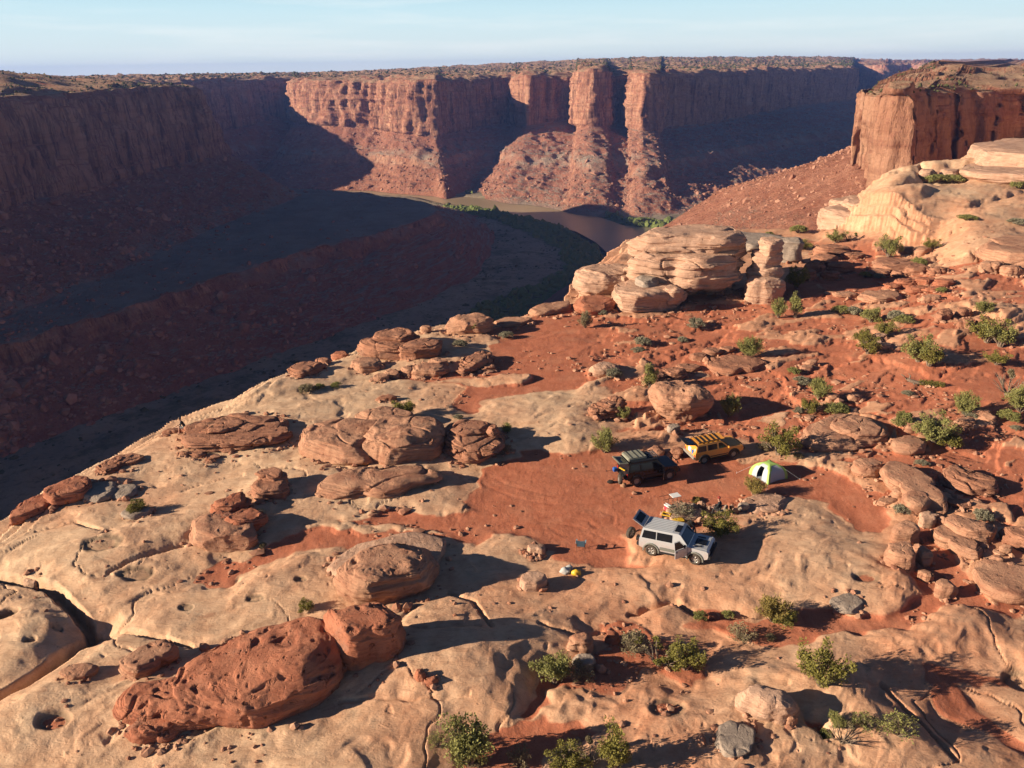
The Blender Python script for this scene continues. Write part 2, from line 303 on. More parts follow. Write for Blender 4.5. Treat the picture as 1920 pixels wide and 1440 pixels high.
SANDS = [
 [(985,850),(1100,850),(1160,852),(1290,850),(1330,842),(1400,868),(1480,868),(1560,885),(1650,940),(1640,975),(1560,940),(1500,925),(1440,930),(1420,940),(1400,985),(1330,990),(1300,1000),(1240,995),(1180,1010),(1170,1050),(1215,1062),(1150,1065),(1130,1075),(1060,1045),(1000,1012),(930,1005),(880,1015),(830,1005),(740,1008),(640,1020),(560,1040),(470,1060),(430,1092),(375,1090),(370,1075),(430,1045),(480,1040),(600,990),(700,968),(760,955),(900,962),(885,930),(905,880)],
 [(700,712),(760,706),(880,700),(925,670),(930,640),(900,628),(990,600),(1075,578),(1150,598),(1280,600),(1380,615),(1340,645),(1230,665),(1180,690),(1105,690),(1095,720),(1010,735),(930,750),(885,775),(845,765),(870,740),(860,722)],
 [(1560,690),(1640,670),(1730,700),(1800,690),(1920,680),(2060,700),(2060,900),(1920,830),(1800,770),(1740,765),(1680,790),(1600,775),(1560,740),(1500,720)],
 [(1680,800),(1800,800),(1920,850),(2060,900),(2060,1000),(1900,960),(1850,900),(1780,865),(1700,850)],
 [(1725,990),(1760,990),(1790,1050),(1815,1090),(1850,1135),(1960,1140),(1960,1160),(1760,1155),(1640,1175),(1610,1205),(1520,1215),(1440,1205),(1380,1190),(1290,1170),(1300,1140),(1420,1150),(1560,1150),(1600,1160),(1680,1130),(1740,1120),(1720,1080)],
 [(1040,1270),(1100,1230),(1130,1180),(1180,1175),(1260,1205),(1340,1235),(1300,1275),(1200,1265),(1140,1290),(1060,1315),(980,1335),(955,1325),(1010,1290)],
 [(920,1350),(990,1328),(1070,1335),(1110,1370),(1070,1400),(1010,1470),(840,1470),(880,1400)],
 [(1730,1240),(1870,1262),(1800,1290),(1830,1340),(1960,1420),(1960,1450),(1890,1405),(1790,1330),(1760,1290)],
 [(1200,690),(1290,660),(1350,690),(1440,690),(1500,760),(1500,800),(1400,800),(1350,790),(1340,760),(1300,710)],
 [(1570,930),(1640,935),(1660,975),(1620,990),(1560,965)],
 [(1500,1350),(1530,1350),(1560,1390),(1520,1400)],
 [(1100,520),(1180,560),(1290,600),(1500,590),(1560,560),(1500,520),(1400,560),(1300,590)],
 [(1520,450),(1640,450),(1640,480),(1700,520),(1640,560),(1540,540)],
]
MIXED = [(1080,585),(1180,560),(1500,560),(1560,470),(1700,450),(1800,480),(2100,520),(2100,900),(1960,1060),(1700,960),(1600,890),(1500,880),(1330,835),(1180,845),(1090,840),(1090,740)]
PALE_TONGUES = [[(560,985),(660,975),(720,985),(640,1000),(540,1010)],[(650,985),(760,985),(870,1000),(760,1003),(670,1000)],[(780,722),(900,705),(1010,700),(1010,712),(900,722)],
 [(930,1010),(980,1020),(1045,1025),(1040,1050),(960,1050)],[(1085,820),(1250,812),(1340,815),(1200,850),(1110,852)],[(1240,950),(1300,940),(1430,945),(1420,990),(1250,985)]]
CRACKS = [([(-60,1075),(50,1098),(100,1112),(150,1160),(172,1188)],.5,1.2),([(172,1188),(110,1240),(40,1290),(-40,1335)],.55,1.6),([(172,1188),(240,1186),(310,1200),(360,1215)],.22,.5),
 ([(845,1122),(890,1140),(905,1165),(925,1200)],.2,.25),([(205,1085),(270,1052),(342,1028)],.22,.3),([(70,1002),(140,985),(190,1003)],.2,.2),([(880,1325),(760,1330),(640,1330)],.2,.15),
 ([(1650,1290),(1700,1340),(1790,1440)],.2,.2),([(1720,350),(1735,370),(1660,400),(1640,412)],.7,2.5),([(700,1180),(800,1205),(900,1200)],.2,.12),([(1180,1150),(1260,1130),(1330,1155),(1440,1150)],.25,.45),([(1130,1180),(1080,1200),(1010,1180)],.2,.2)]
DOMES = [(1000,1250,3.2,2.0,.5),(850,1260,4.0,2.4,.85),(70,1330,3,2.0,.5),(60,1200,2.2,2,.5),(1300,1330,4,1.5,.35),(1550,1300,2.5,2,.55),(1850,1200,4,2,.45),(1700,1400,3,1.5,.3),(500,745,5,2.4,.7),(140,1040,4,2,.55),(700,900,6,2,.35),(1300,1110,5,2.2,.35),(1560,1050,4,3,.35),(420,1100,3.5,2,.4),(1100,1390,2,1,.3),(1140,790,6,2,.4),(1640,830,2.5,2,.4),(1880,470,9,6,1.2),(1830,590,6,4,.8),(600,1440,3.5,1.6,.6),(280,1330,1.6,1.2,.35),(740,1290,3,1.6,.35)]
POTS = [(107,1372,.85,.6,1,.25),(258,1082,1.3,.75,.25,.22),(196,1035,1.5,1.0,.35,.2),(565,1096,.45,.3,.1,.12),(1622,1095,.95,.5,.7,.2),(1250,1338,1.0,.75,1,.2),(1912,1275,.9,.8,.1,.35),(18,1165,.7,.55,0,.4),(140,1255,.35,.25,0,.2),(60,1215,.4,.3,0,.25),(110,1190,.35,.2,0,.2),(480,1130,.6,.3,0,.12),(350,1145,.5,.35,0,.12),(740,1090,.7,.5,.1,.15),(640,1108,.3,.2,0,.1)]

NR = 1130; Y0 = 8.0
u0, u1 = -1.0, 1.12
_t = np.linspace(0, 1, NR); _a = 0.30
YR = (Y0 ** -_a + (470.0 ** -_a - Y0 ** -_a) * _t) ** (-1 / _a)
UC = np.r_[-1.0 - np.geomspace(.01, 5, 60)[::-1], np.linspace(u0, u1, 1280), 1.12 + np.geomspace(.01, 7, 90)]; NC = len(UC)
GX = (UC[None, :] * YR[:, None]).ravel(); GY = np.repeat(YR, NC)
RIPC = unb(840, 560)
TRACKS = [[(905,905),(960,930),(1040,945),(1130,940),(1200,915)],[(915,890),(975,915),(1050,930),(1130,925),(1190,902)],[(940,985),(1010,975),(1080,985),(1130,1005),(1180,1030)],[(1030,990),(1060,975),(1100,972),(1120,985),(1095,1000),(1055,1003),(1035,992)],[(1090,960),(1120,955),(1150,965),(1150,980),(1120,985),(1095,975)],[(1000,900),(1080,880),(1150,880)],[(990,885),(1080,868),(1150,868)],[(1250,905),(1310,925),(1390,930),(1450,935)],[(1500,720),(1650,735),(1800,742),(1920,735)],[(1500,708),(1650,722),(1800,728),(1920,722)]]
def build_ground():
    x, y = GX, GY
    zb, tone = base_fields(x, y)
    wx = x + 1.2 * noise2(x * .25, y * .25, 3) + .3 * noise2(x * 1.1, y * 1.1, 5); wy = y + 1.2 * noise2(x * .25, y * .25, 4) + .3 * noise2(x * 1.1, y * 1.1, 6)
    ds = np.full(x.shape, -30.0)
    for s in SANDS: ds = np.maximum(ds, sdf_poly(wx, wy, P2(s), 8.0))
    dr = np.full(x.shape, -8.0)
    for s in PALE_TONGUES: dr = np.maximum(dr, sdf_poly(wx, wy, P2(s), 4.0))
    mixed = sm(sdf_poly(x, y, P2(MIXED), 12.0), -2, 4)
    # rotated, stretched coordinates: bedding runs from lower left to upper right
    c, s_ = math.cos(.42), math.sin(.42); bx = wx * c + wy * s_; by = -wx * s_ + wy * c
    big = fbm2(bx * .07, by * .16, 3, 11); med = fbm2(bx * .28, by * .75, 4, 21)
    dist = -ds
    h = np.where(dist > 0, .10 * (1 - np.exp(-np.clip(dist, 0, 30) / .6)) + .26 * (1 - np.exp(-(np.clip(dist, 0, 30) / 3.6) ** 1.6)), -0.09 * (1 - np.exp(-np.clip(-dist, 0, 9) / .6)))
    led = fbm2(bx * .13, by * .36, 3, 31, .42)
    hm = .15 * terrace(led * 1.9 + .2, 6) + .02 * med
    h = h * (1 - mixed) + mixed * np.where(dist > 0, np.minimum(hm, .1 + dist * .4), np.minimum(hm - .20, .12))
    h = np.where(dr > 0, np.maximum(h, .10 * sm(dr, 0, .6)), h)
    h = h + .03 * med * sm(h, -.2, .3)
    for (px, py, rx, ry, hh) in DOMES:
        X, Y = unb(px, py); q = ((x - X) / (rx * 1.3)) ** 2 + ((y - Y) / (ry * 1.5)) ** 2
        h += hh * np.exp(-q) * sm(h, -.1, .35)
    rockm = sm(h, -.03, .09)
    # relief of the bare rock
    rel = .34 * big + .016 * med
    sc = fbm2(bx * .9, by * 1.9, 4, 41); rel += .012 * terrace(sc * 2.3, 4) * sm(big, -.1, .3) + .006 * sc
    cross = noise2(bx * .5 + 5, by * .5, 51) * 3 + by * 1.7 + .8 * noise2(wx * .9, wy * .9, 52)
    rel += .016 * np.abs(np.sin(cross * 1.6)) ** .6 * sm(noise2(x * .12, y * .12, 53), -.2, .4)
    rel += .007 * fbm2(x * 2.2, y * 2.2, 3, 61)
    pit = noise2(x * 1.5, y * 1.5, 71); rel -= .05 * sm(pit, .52, .66) * sm(noise2(x * .2, y * .2, 72), -.1, .4)
    scoop = noise2(bx * .35, by * .6, 75); rel -= .10 * sm(scoop, .46, .66)
    crk = np.abs(noise2(bx * .16 + 9, by * .16, 81)); rel -= .12 * (1 - sm(crk, 0.0, .022)) * sm(noise2(x * .06, y * .06, 82), .12, .3)
    rip = sm(sdf_poly(x, y, P2([(880,640),(930,610),(1000,610),(1090,625),(1110,650),(1040,680),(960,685),(900,690)]), 6), -.5, 2); rq = np.hypot(x - RIPC[0], y - RIPC[1]) + 1.2 * noise2(x * .3, y * .3, 99)
    sandr = rip * .075 * (np.abs(np.sin(rq * 2.6)) ** .7 - .5) + .03 * fbm2(x * .4, y * .4, 3, 91) + .012 * fbm2(x * 3.0, y * 3.0, 3, 92)
    z = zb + h + rel * rockm * (1 - .35 * mixed) + sandr * (1 - rockm)
    stain = np.zeros_like(z); sandc = 1 - rockm
    for (pl, w, d) in CRACKS:
        q = dist_line(x + .12 * noise2(x * 1.3, y * 1.3, 7), y + .12 * noise2(x * 1.3, y * 1.3, 8), P2(pl), 3 * w + .6)
        z -= d * (1 - sm(q, w * .25, w * 1.0)) * (.6 + .4 * rockm); z -= d * .22 * (1 - sm(q, w, 3 * w + .5))
    for (px, py, rx, ry, fill, d) in POTS:
        X, Y = unb(px, py); q = np.sqrt(((x - X) / rx) ** 2 + ((y - Y) / ry) ** 2) + .12 * noise2(x * 2, y * 2, 9)
        z -= d * (1 - sm(q, .65, 1.08)); sandc = np.maximum(sandc, fill * (1 - sm(q, .55, .72))); stain = np.maximum(stain, .75 * (1 - sm(q, .8, 1.1)) * sm(q, .45, .75) + .35 * (1 - fill) * (1 - sm(q, .6, .9)))
    for tk_ in TRACKS:
        q = dist_line(x + .15 * noise2(x * .8, y * .8, 17), y + .15 * noise2(x * .8, y * .8, 18), P2(tk_), 1.0); z += (1 - rockm) * (.010 * (1 - sm(np.abs(q - .28), 0, .14)) - .020 * (1 - sm(q, .05, .24)))
    # slab step at the right
    SL = [un(a, b, c) for a, b, c in [(1574,440,-.6),(1582,372,4.2),(1640,340,5),(1760,325,7)]] + [(160, 175), (190, 150)] + [un(a, b, c) for a, b, c in [(1960,440,4.5),(1800,432,4),(1720,440,3),(1655,446,.5)]]
    sds = sdf_poly(x + .8 * noise2(x * .3, y * .3, 101), y + .8 * noise2(x * .3, y * .3, 102), SL, 10)
    fade = 1 - sm(x / y, .47, .62)
    z += fade * (3.2 * sm(sds, -2.2, 1.4) + 1.6 * sm(sds, 1.6, 4.2)); sandc = np.where((sds > -1) & (fade > .1), 0, sandc)
    # joint benches on the slab and the slope behind it
    ben = sm(y, 118, 150) * sm(x / y, .36, .42)
    z += ben * (.9 * terrace(fbm2(bx * .022, by * .06, 3, 111, .4) * 2.0, 5) + .10 * terrace(fbm2(bx * .06, by * .25, 2, 112) * 2.5, 5)); sandc = sandc * (1 - ben * .85)
    # canyon rim
    de = sdf_poly(x + 1.0 * noise2(x * .15, y * .15, 121), y + 1.0 * noise2(x * .15, y * .15, 122), EDGE, 90)
    r = 3.2; t = np.clip(1 - de / r, 0, 1); z -= 1.1 * t ** 2
    o = np.clip(-de, 0, 200)
    z -= o * 6.0 * sm(o, 0, 1.5) * (o < 8) + np.where(o >= 8, 48 + (o - 8) * 1.1, 0)
    z += np.where(o > 1, 1.2 * noise2(x * .2, y * .2, 131) * sm(o, 1, 6), 0)
    return x, y, z, sandc, np.clip(tone, 0, 1), stain, de
x_, y_, z_, s_, t_, st_, de_ = build_ground()
ZG = z_.reshape(NR, NC); SG = s_.reshape(NR, NC); DG = de_.reshape(NR, NC)
_f = grid_faces(NR, NC); _keep = de_[_f].max(1) > -75; _f = _f[_keep]
used = np.zeros(NR * NC, bool); used[_f.ravel()] = True; _map = np.cumsum(used) - 1
me = fast_mesh('ground', np.stack([x_, y_, z_], -1)[used], _map[_f])
ca = me.color_attributes.new('surf', 'FLOAT_COLOR', 'POINT')
ca.data.foreach_set('color', np.stack([s_, t_, st_, np.ones_like(s_)], -1)[used].astype(np.float32).ravel())
tag(link('ground', me, MAT['ground']), kind='structure')
def _bil(A, x, y):
    x = np.asarray(x, float); y = np.asarray(y, float)
    t = (y ** -_a - Y0 ** -_a) / (470.0 ** -_a - Y0 ** -_a) * (NR - 1); c = np.interp(x / y, UC, np.arange(NC))
    t = np.clip(t, 0, NR - 1.001); c = np.clip(c, 0, NC - 1.001); i = t.astype(int); j = c.astype(int); a = t - i; b = c - j
    return (A[i, j] * (1 - b) + A[i, j + 1] * b) * (1 - a) + (A[i + 1, j] * (1 - b) + A[i + 1, j + 1] * b) * a
def gz(x, y): return float(_bil(ZG, x, y))
def onground(px, py):
    """where the view ray through a photo pixel meets the sheet"""
    d = ray(px, py); t = 18.0
    for i in range(900):
        X, Y, Z = d[0] * t, d[1] * t, CZ + d[2] * t
        if Y > 14.5 and Z < gz(X, Y): break
        t *= 1.004
    lo, hi = t / 1.004, t
    for _ in range(12):
        m = (lo + hi) / 2
        if CZ + d[2] * m < gz(d[0] * m, d[1] * m): hi = m
        else: lo = m
    return Vector((d[0] * hi, d[1] * hi, CZ + d[2] * hi))
# ---------------------------------------------------------------- canyon walls: lofted between rim, cliff foot, ledges and toe
def loft(rows, ns, nsub, disp, name, mat, kind='structure', splits=None):
    """rows: (nr, nc, 3) key points; columns resampled by arc length to ns, rows subdivided nsub[i]"""
    rows = np.asarray(rows, float); mid = rows[len(rows) // 2 - (len(rows) > 4)][:, :2]
    d = np.r_[0, np.cumsum(np.hypot(*np.diff(mid, axis=0).T) + 3)]; s = np.linspace(0, d[-1], ns)
    def cat(a):   # smooth monotone-ish interpolation
        m = np.gradient(a, d); i = np.clip(np.searchsorted(d, s, 'right') - 1, 0, len(d) - 2); h = d[i + 1] - d[i]; t = (s - d[i]) / h
        m = m * .8; return (2*t**3-3*t**2+1)*a[i] + (t**3-2*t**2+t)*h*m[i] + (-2*t**3+3*t**2)*a[i+1] + (t**3-t**2)*h*m[i+1]
    R = np.stack([np.stack([cat(r[:, k]) for k in range(3)], -1) for r in rows])
    out = []; v = []
    for i in range(len(R) - 1):
        for j in range(nsub[i]):
            t = j / nsub[i]; out.append(R[i] * (1 - t) + R[i + 1] * t); v.append(i + t)
    out.append(R[-1]); v.append(len(R) - 1.0); G = np.stack(out); v = np.array(v)
    G = disp(G, v, s)
    o = link(name, fast_mesh(name, G.reshape(-1, 3), grid_faces(*G.shape[:2])), mat)
    if kind: o['kind'] = kind
    return o, G
def cliff_disp(rim, base, amp=1.0, sc=1.0, lean=0.0):
    def f(G, v, s):
        x, y, z = G[..., 0], G[..., 1], G[..., 2]
        ts = np.gradient(G, axis=1); nx = ts[..., 1]; ny = -ts[..., 0]; l = np.hypot(nx, ny) + 1e-6; nx /= l; ny /= l
        k = max(3, G.shape[1] // 60); ker = np.ones(k) / k
        for a in (nx, ny):
            for r in range(a.shape[0]): a[r] = np.convolve(np.pad(a[r], k // 2 + 1, 'edge'), ker, 'same')[k // 2 + 1:-(k // 2 + 1)]
        V = np.broadcast_to(v[:, None], x.shape)
        c = sm(V, rim - .02, rim + .05) * (1 - sm(V, base - .03, base + .12))
        xs, ys = x / sc, y / sc
        fl = 1 - np.abs(fbm3(xs / 42, ys / 42, z / 260, 3, 5)) * 2; col = 1 - np.abs(noise3(xs / 15, ys / 15, z / 160, 15)) * 2.2
        d = (fl * 7 + col * 4.5 - 1.6 * sm(np.abs(noise3(xs / 6, ys / 6, z / 70, 25)), .12, .0)) * sc
        d -= 3.2 * sc * sm(np.abs(noise3(xs / 26, ys / 26, z / 400, 26)), .07, .0); d += 3.0 * sc * terrace(noise3(xs / 13, ys / 13, z / 90, 27) * 2.6, 9) + 1.6 * sc * terrace(noise3(xs / 5, ys / 5, z / 40, 28) * 2.6, 7)
        d += sc * 1.1 * terrace(noise3(xs / 60, ys / 60, z / 7, 35) * 2.4, 7) + sc * 1.2 * fbm3(xs / 7, ys / 7, z / 9, 3, 45)
        up = 1 - sm(V, rim, rim + (base - rim) * .28); d -= up * sc * (2.0 + 2.5 * terrace((V - rim) / (base - rim) * 9 + noise3(xs / 30, ys / 30, 0 * z, 55), 6) * -.6 + 1.5)
        x = x + nx * d * c * amp; y = y + ny * d * c * amp
        t = sm(V, base + .02, base + .3) * (1 - sm(V, v[-1] - .25, v[-1]))
        g = np.abs(fbm3(x / 38 / sc, y / 38 / sc, z / 140, 4, 65)) * 10 + fbm3(x / 9 / sc, y / 9 / sc, z / 9, 4, 75) * 2.6
        z = z - (g - 2) * t * amp * sc * .8
        m = 1 - sm(V, rim - .35, rim); rz = fbm2(x / 60, y / 60, 5, 85) * 4 + terrace(fbm2(x / 45, y / 45, 3, 86) * 2, 5) * 1.6
        z = z + rz * m * sc * (1 - sm(V, rim - .02, rim)) + (1 - sm(V, rim - .02, rim + .1)) * sc * 1.3 * noise2(x / 14, y / 14, 87)
        return np.stack([x, y, z], -1)
    return f
def lerp(a, b, t): return tuple(p * (1 - t) + q * t for p, q in zip(a, b))
FARW = [(-140,1050,18,1040,40,1010),(180,1095,18,1085,250,1050),(245,1140,19,1125,330,1090),(300,1195,18,1180,385,1130),(390,1330,18,1315,435,1210),(455,1425,18,1408,480,1235),(520,1520,18,1500,505,1230),(548,1560,17,1540,515,1250),(553,1500,17,1480,510,1220),(562,1340,17,1315,490,1170),
 (600,1290,17,1265,570,1135),(650,1270,17,1250,625,1125),(695,1262,16,1240,690,1115),(735,1225,17,1203,740,1085),(780,1195,17,1175,775,1070),(815,1190,18,1172,812,1055),(829,1235,17,1215,838,1030),(845,1262,16,1245,858,1060),
 (900,1325,16,1308,882,1090),(958,1385,18,1365,900,1060),(975,1275,20,1280,925,1010),(990,1250,21,1247,955,985),(1012,1258,21,1257,985,975),(1026,1282,19,1262,1005,965),(1078,1315,19,1292,1045,935),
 (1088,1195,27,1175,1080,905),(1110,1168,29,1150,1110,890),(1133,1180,28,1160,1140,885),(1144,1215,19,1195,1165,900),(1176,1245,19,1222,1178,882),(1186,1165,22,1145,1195,862),(1208,1140,23,1118,1215,858),(1227,1145,22,1125,1238,865),
 (1236,1240,20,1220,1285,880),(1300,1340,20,1315,1350,915),(1400,1540,22,1510,1450,1010),(1500,1740,22,1705,1580,1160),(1570,1860,22,1830,1690,1320),(1592,1990,22,1970,1760,1500),(1590,2300,22,2290,1900,2100),(1575,2700,22,2690,1900,2600)]
def far_rows(W, zb=-51, zt=-126, skyz=None):
    R = {k: [] for k in ('o4', 'o3', 'o2', 'o1', 'r', 'b', 'l1', 'l2', 't')}
    for (px, D, zr, Db, tp, Dt) in W:
        x, y = atD(px, D); bx, by = atD(px, Db); tx, ty = atD(tp, Dt, 380)
        R['r'].append((x, y, zr)); b = (bx, by, zb + 6 * math.sin(px * .013)); t = (tx, ty, zt); R['b'].append(b); R['t'].append(t)
        l1 = lerp(b, t, .50); l2 = lerp(b, t, .56); R['l1'].append((l1[0], l1[1], zb - 32)); R['l2'].append((l2[0], l2[1], zb - 43))
        for k, m, dz in (('o1', 40, 3), ('o2', 300, 7), ('o3', 1500, 0), ('o4', 5200, 0)):
            ox, oy = atD(px, D + m, 150); zz = zr + dz
            if k in ('o3', 'o4'): zz = (24 + 34 * float(sm(np.array(px), 500., 1250.)) - 14 * float(sm(np.array(px), 1500., 1750.))) if k == 'o3' else -10 + 60 * float(sm(np.array(px), 500., 1250.))
            R[k].append((ox, oy, zz))
    return [R[k] for k in ('o4', 'o3', 'o2', 'o1', 'r', 'b', 'l1', 'l2', 't')]
_, FARG = loft(far_rows(FARW), 1150, [6, 40, 44, 22, 90, 50, 16, 50], cliff_disp(4, 5), 'far_canyon_wall', MAT['canyon'])
FAR2 = [(1480,3000,24,2980,1500,2800),(1590,2950,25,2930,1600,2700),(1612,2700,26,2680,1625,2450),(1640,2640,26,2620,1650,2400),(1665,2900,25,2880,1690,2600),(1700,3100,25,3080,1720,2800),(1722,2900,25,2880,1740,2600),(1760,3200,25,3180,1790,2900),(1900,3300,25,3280,1900,3000)]
loft(far_rows(FAR2), 260, [5, 10, 14, 8, 30, 14, 6, 16], cliff_disp(4, 5, 1, 1.6), 'distant_canyon_wall', MAT['canyon'])

def U(px, py, z): return (*un(px, py, z), z)
LW = [  # rim, foot, bench inner, bench edge, toe
 ((-322,-260),(-308,-260),(-270,-260),(-262,-260),(-235,-260)),((-322,180),(-306,180),(-270,190),(-260,200),(-238,190)),((-324,330),(-309,330),(-262,335),U(-60,672,-88)[:2],(-226,290)),
 ((-322,500),(-311,495),(-252,440),U(60,630,-88)[:2],un(60,840,-125)),((-318,580),(-306,575),(-244,500),U(200,588,-88)[:2],un(230,780,-125)),((-315,650),(-302,645),(-238,570),U(350,540,-88)[:2],un(400,715,-125)),
 ((-309,720),(-296,715),(-232,640),U(500,492,-88)[:2],un(560,660,-125)),((-305,770),(-289,765),(-222,700),U(640,452,-88)[:2],un(700,608,-125)),((-302,800),(-284,797),(-212,745),U(750,424,-88)[:2],un(820,562,-125)),
 ((-304,812),(-286,816),(-208,785),U(822,396,-88)[:2],un(900,520,-125)),((-312,824),(-295,834),(-222,815),U(800,381,-88)[:2],un(935,450,-125)),((-332,830),(-318,850),(-246,840),U(740,370,-88)[:2],un(900,408,-125)),
 ((-380,822),(-372,848),(-310,872),U(650,358,-88)[:2],un(820,385,-125)),((-470,796),(-465,826),(-430,880),(-400,910),(-330,980)),((-640,790),(-640,820),(-640,870),(-640,920),(-640,1000)),((-950,760),(-950,790),(-950,840),(-950,900),(-950,980))]
def left_rows():
    R = [[] for _ in range(9)]
    for i, (r, b, n, e, t) in enumerate(LW):
        zr = 18.5 + 1.0 * math.sin(i * 1.3)
        for k, (dx, z) in enumerate(((2600, 30), (700, 38 if i < 12 else 26), (200, 24), (24, 19.5))):
            far = max(0, i - 8) / 7
            R[k].append((r[0] - dx, r[1] - dx * .05 * far - (0 if far == 0 else 20), z))
        R[4].append((*r, zr)); R[5].append((*b, -45)); R[6].append((*n, -84)); R[7].append((*e, -88)); 
        f = lerp(e, t, .12); R[8].append((*f, -98))
    R.append([(*c[4], -126) for c in LW]); return R
def left_disp(G, v, s):
    f = cliff_disp(4, 5, .75, .75)(G, v, s); x, y, z = f[..., 0], f[..., 1], f[..., 2]; V = np.broadcast_to(v[:, None], x.shape)
    bench = sm(V, 5.9, 6.05) * (1 - sm(V, 6.9, 7.0)); z0 = G[..., 2]
    z = z * (1 - bench) + bench * (z0 + 1.2 * fbm3(x / 25, y / 25, 0 * z, 5, 95) + .5 * fbm3(x / 5, y / 5, 0 * z, 3, 96))
    lc = sm(V, 6.97, 7.05) * (1 - sm(V, 7.9, 8.1)); w = noise2(x / 22, y / 22, 97) * 5 + noise2(x / 7, y / 7, 98) * 2
    x = x + w * lc * .7; y = y - w * lc * .7
    hill = 15 * np.exp(-(((x + 560) / 120) ** 2 + ((y - 740) / 130) ** 2)) * (V < 4)
    hill += 7 * np.exp(-(((x + 520) / 130) ** 2 + ((y - 640) / 200) ** 2)) * (V < 3.5)
    return np.stack([x, y, z + hill], -1)
_, LEFTG = loft(left_rows(), 900, [5, 16, 24, 18, 110, 90, 40, 14, 90], left_disp, 'left_canyon_wall', MAT['canyon'])

BT = [  # butte: rim xy z, foot xy z, mid xy z, toe xy
 ((460,900,22),(455,897,-20),(400,890,-60),(300,880)),((350,700,21),(345,698,-20),(290,690,-60),(200,680)),((292,600,21),(287,598,-18),(235,600,-48),(120,640)),((236,520,19),(230,519,-14),(180,530,-43),(60,600)),((188,430,18),(191,430,-10),(132,480,-40),(30,560)),
 ((158,374,18.5),(160,373,-9),(121,455,-37),(10,500)),((147,342,18.5),(149,341,-11),(114,430,-44),(0,440)),((141,315,19),(142,313,-14),(100,385,-46),(5,380)),((137,297,19.5),(138,294,-18),(88,320,-46),(10,320)),
 ((141,297,19.5),(141,291,-20),(96,270,-44),(30,260)),((156,316,18.5),(158,311,-20),(140,255,-40),(90,230)),((174,338,18.5),(176,332,-16),(190,260,-30),(160,220)),((200,362,18),(203,356,-10),(230,290,-20),(230,240)),
 ((228,372,18.5),(231,366,-4),(260,310,-14),(280,260)),((262,378,19),(265,372,0),(290,320,-12),(320,270)),((360,400,20),(362,394,0),(370,340,-12),(380,300)),((600,420,22),(600,414,0),(600,360,-12),(600,320))]
def butte_rows():
    R = [[] for _ in range(8)]; 
    for (r, b, m, t) in BT:
        c = np.array([330., 470.]); d = np.array([r[0] - c[0], r[1] - c[1]]); 
        R[3].append(r); R[4].append((r[0]*.25+b[0]*.75, r[1]*.25+b[1]*.75, r[2]*.35+b[2]*.65)); R[5].append(b); R[6].append(m); R[7].append((*t, -126))
        az = math.atan2(r[0], r[1])
        for k, (mm, z) in enumerate(((3000, 34), (300, 27), (30, 20.5))):
            R[k].append((r[0] + mm * .55 , r[1] + mm * .85, z))
    return R
def butte_disp(G, v, s):
    f = cliff_disp(3, 5, .55, .5)(G, v, s); x, y, z = f[..., 0], f[..., 1], f[..., 2]; V = np.broadcast_to(v[:, None], x.shape)
    c = sm(V, 2.86, 3.0) * (1 - sm(V, 4.9, 5.05)); k = terrace(noise3(x / 17, y / 17, z / 130, 211) * 2.6, 12) * 4.2 + terrace(noise3(x / 8, y / 8, z / 45, 212) * 2.4, 12) * 1.6; k -= 5.0; k -= 3.5 * sm(np.abs(noise3(x / 21, y / 21, z / 300, 213)), .05, .0)
    az = math.atan2(-1, -.3); x = x + k * c * -.62; y = y + k * c * -.78
    m = (V < 2.9); z = z + m * (2.0 * terrace(fbm2(x / 70, y / 70, 3, 201, .4) * 2.4, 9))
    return np.stack([x, y, z], -1)
_, BUTG = loft(butte_rows(), 620, [6, 40, 30, 60, 50, 90, 30], butte_disp, 'right_butte', MAT['butte'])

# ---------------------------------------------------------------- canyon floor and river
RIV_N = [(560,357),(640,354),(730,356),(807,367),(860,369),(905,373),(973,380),(1030,387),(1070,392),(1120,405),(1150,413),(1177,424),(1290,436),(1500,450)]
RIV_S = [(1500,540),(1300,525),(1200,540),(1140,500),(1130,478),(1105,454),(1070,434),(1030,422),(968,406),(925,396),(873,386),(827,382),(780,370),(700,364),(620,361),(560,362)]
RIV = [un(a, b, -126.5) for a, b in RIV_N + RIV_S]
THK = [[un(a, b, -125) for a, b in q] for q in (
 [(925,412),(985,410),(1060,422),(1095,436),(1122,455),(1145,480),(1150,520),(1100,560),(1060,590),(900,620),(880,590),(930,560),(1000,545),(1055,510),(1060,480),(1020,450),(960,425)],
 [(835,386),(920,393),(1000,408),(1080,425),(1060,430),(960,412),(880,404),(840,396)],
 [(1130,400),(1190,412),(1290,418),(1350,430),(1300,450),(1180,428),(1140,412)],
 [(700,356),(800,364),(860,362),(900,364),(800,358)],[(905,370),(1000,380),(1090,392),(1100,398),(1000,388),(905,376)])]
nr, nc = 420, 520
yy = np.exp(np.linspace(math.log(150), math.log(9000), nr)); uu = np.linspace(-1.1, 1.1, nc)
X = (uu[None, :] * yy[:, None]).ravel(); Y = np.repeat(yy, nc)
rv = sdf_poly(X, Y, RIV, 60)
Z = -125 + .9 * fbm2(X / 30, Y / 30, 4, 301) + .5 * fbm2(X / 9, Y / 9, 3, 302) + 1.0 * sm(-rv, 0, 40)
tk = np.full(X.shape, -30.); 
for q in THK: tk = np.maximum(tk, sdf_poly(X + 8 * noise2(X / 20, Y / 20, 5), Y + 8 * noise2(X / 20, Y / 20, 6), q, 30))
Z = np.where(rv > -4, np.minimum(Z, -125.2 - (rv + 4) * .5), Z)
me = fast_mesh('canyon_floor', np.stack([X, Y, Z], -1), grid_faces(nr, nc))
ca = me.color_attributes.new('surf', 'FLOAT_COLOR', 'POINT')
ca.data.foreach_set('color', np.stack([sm(tk, -5, 3), sm(-rv, 30, 0), 0 * tk, 0 * tk + 1], -1).astype(np.float32).ravel())
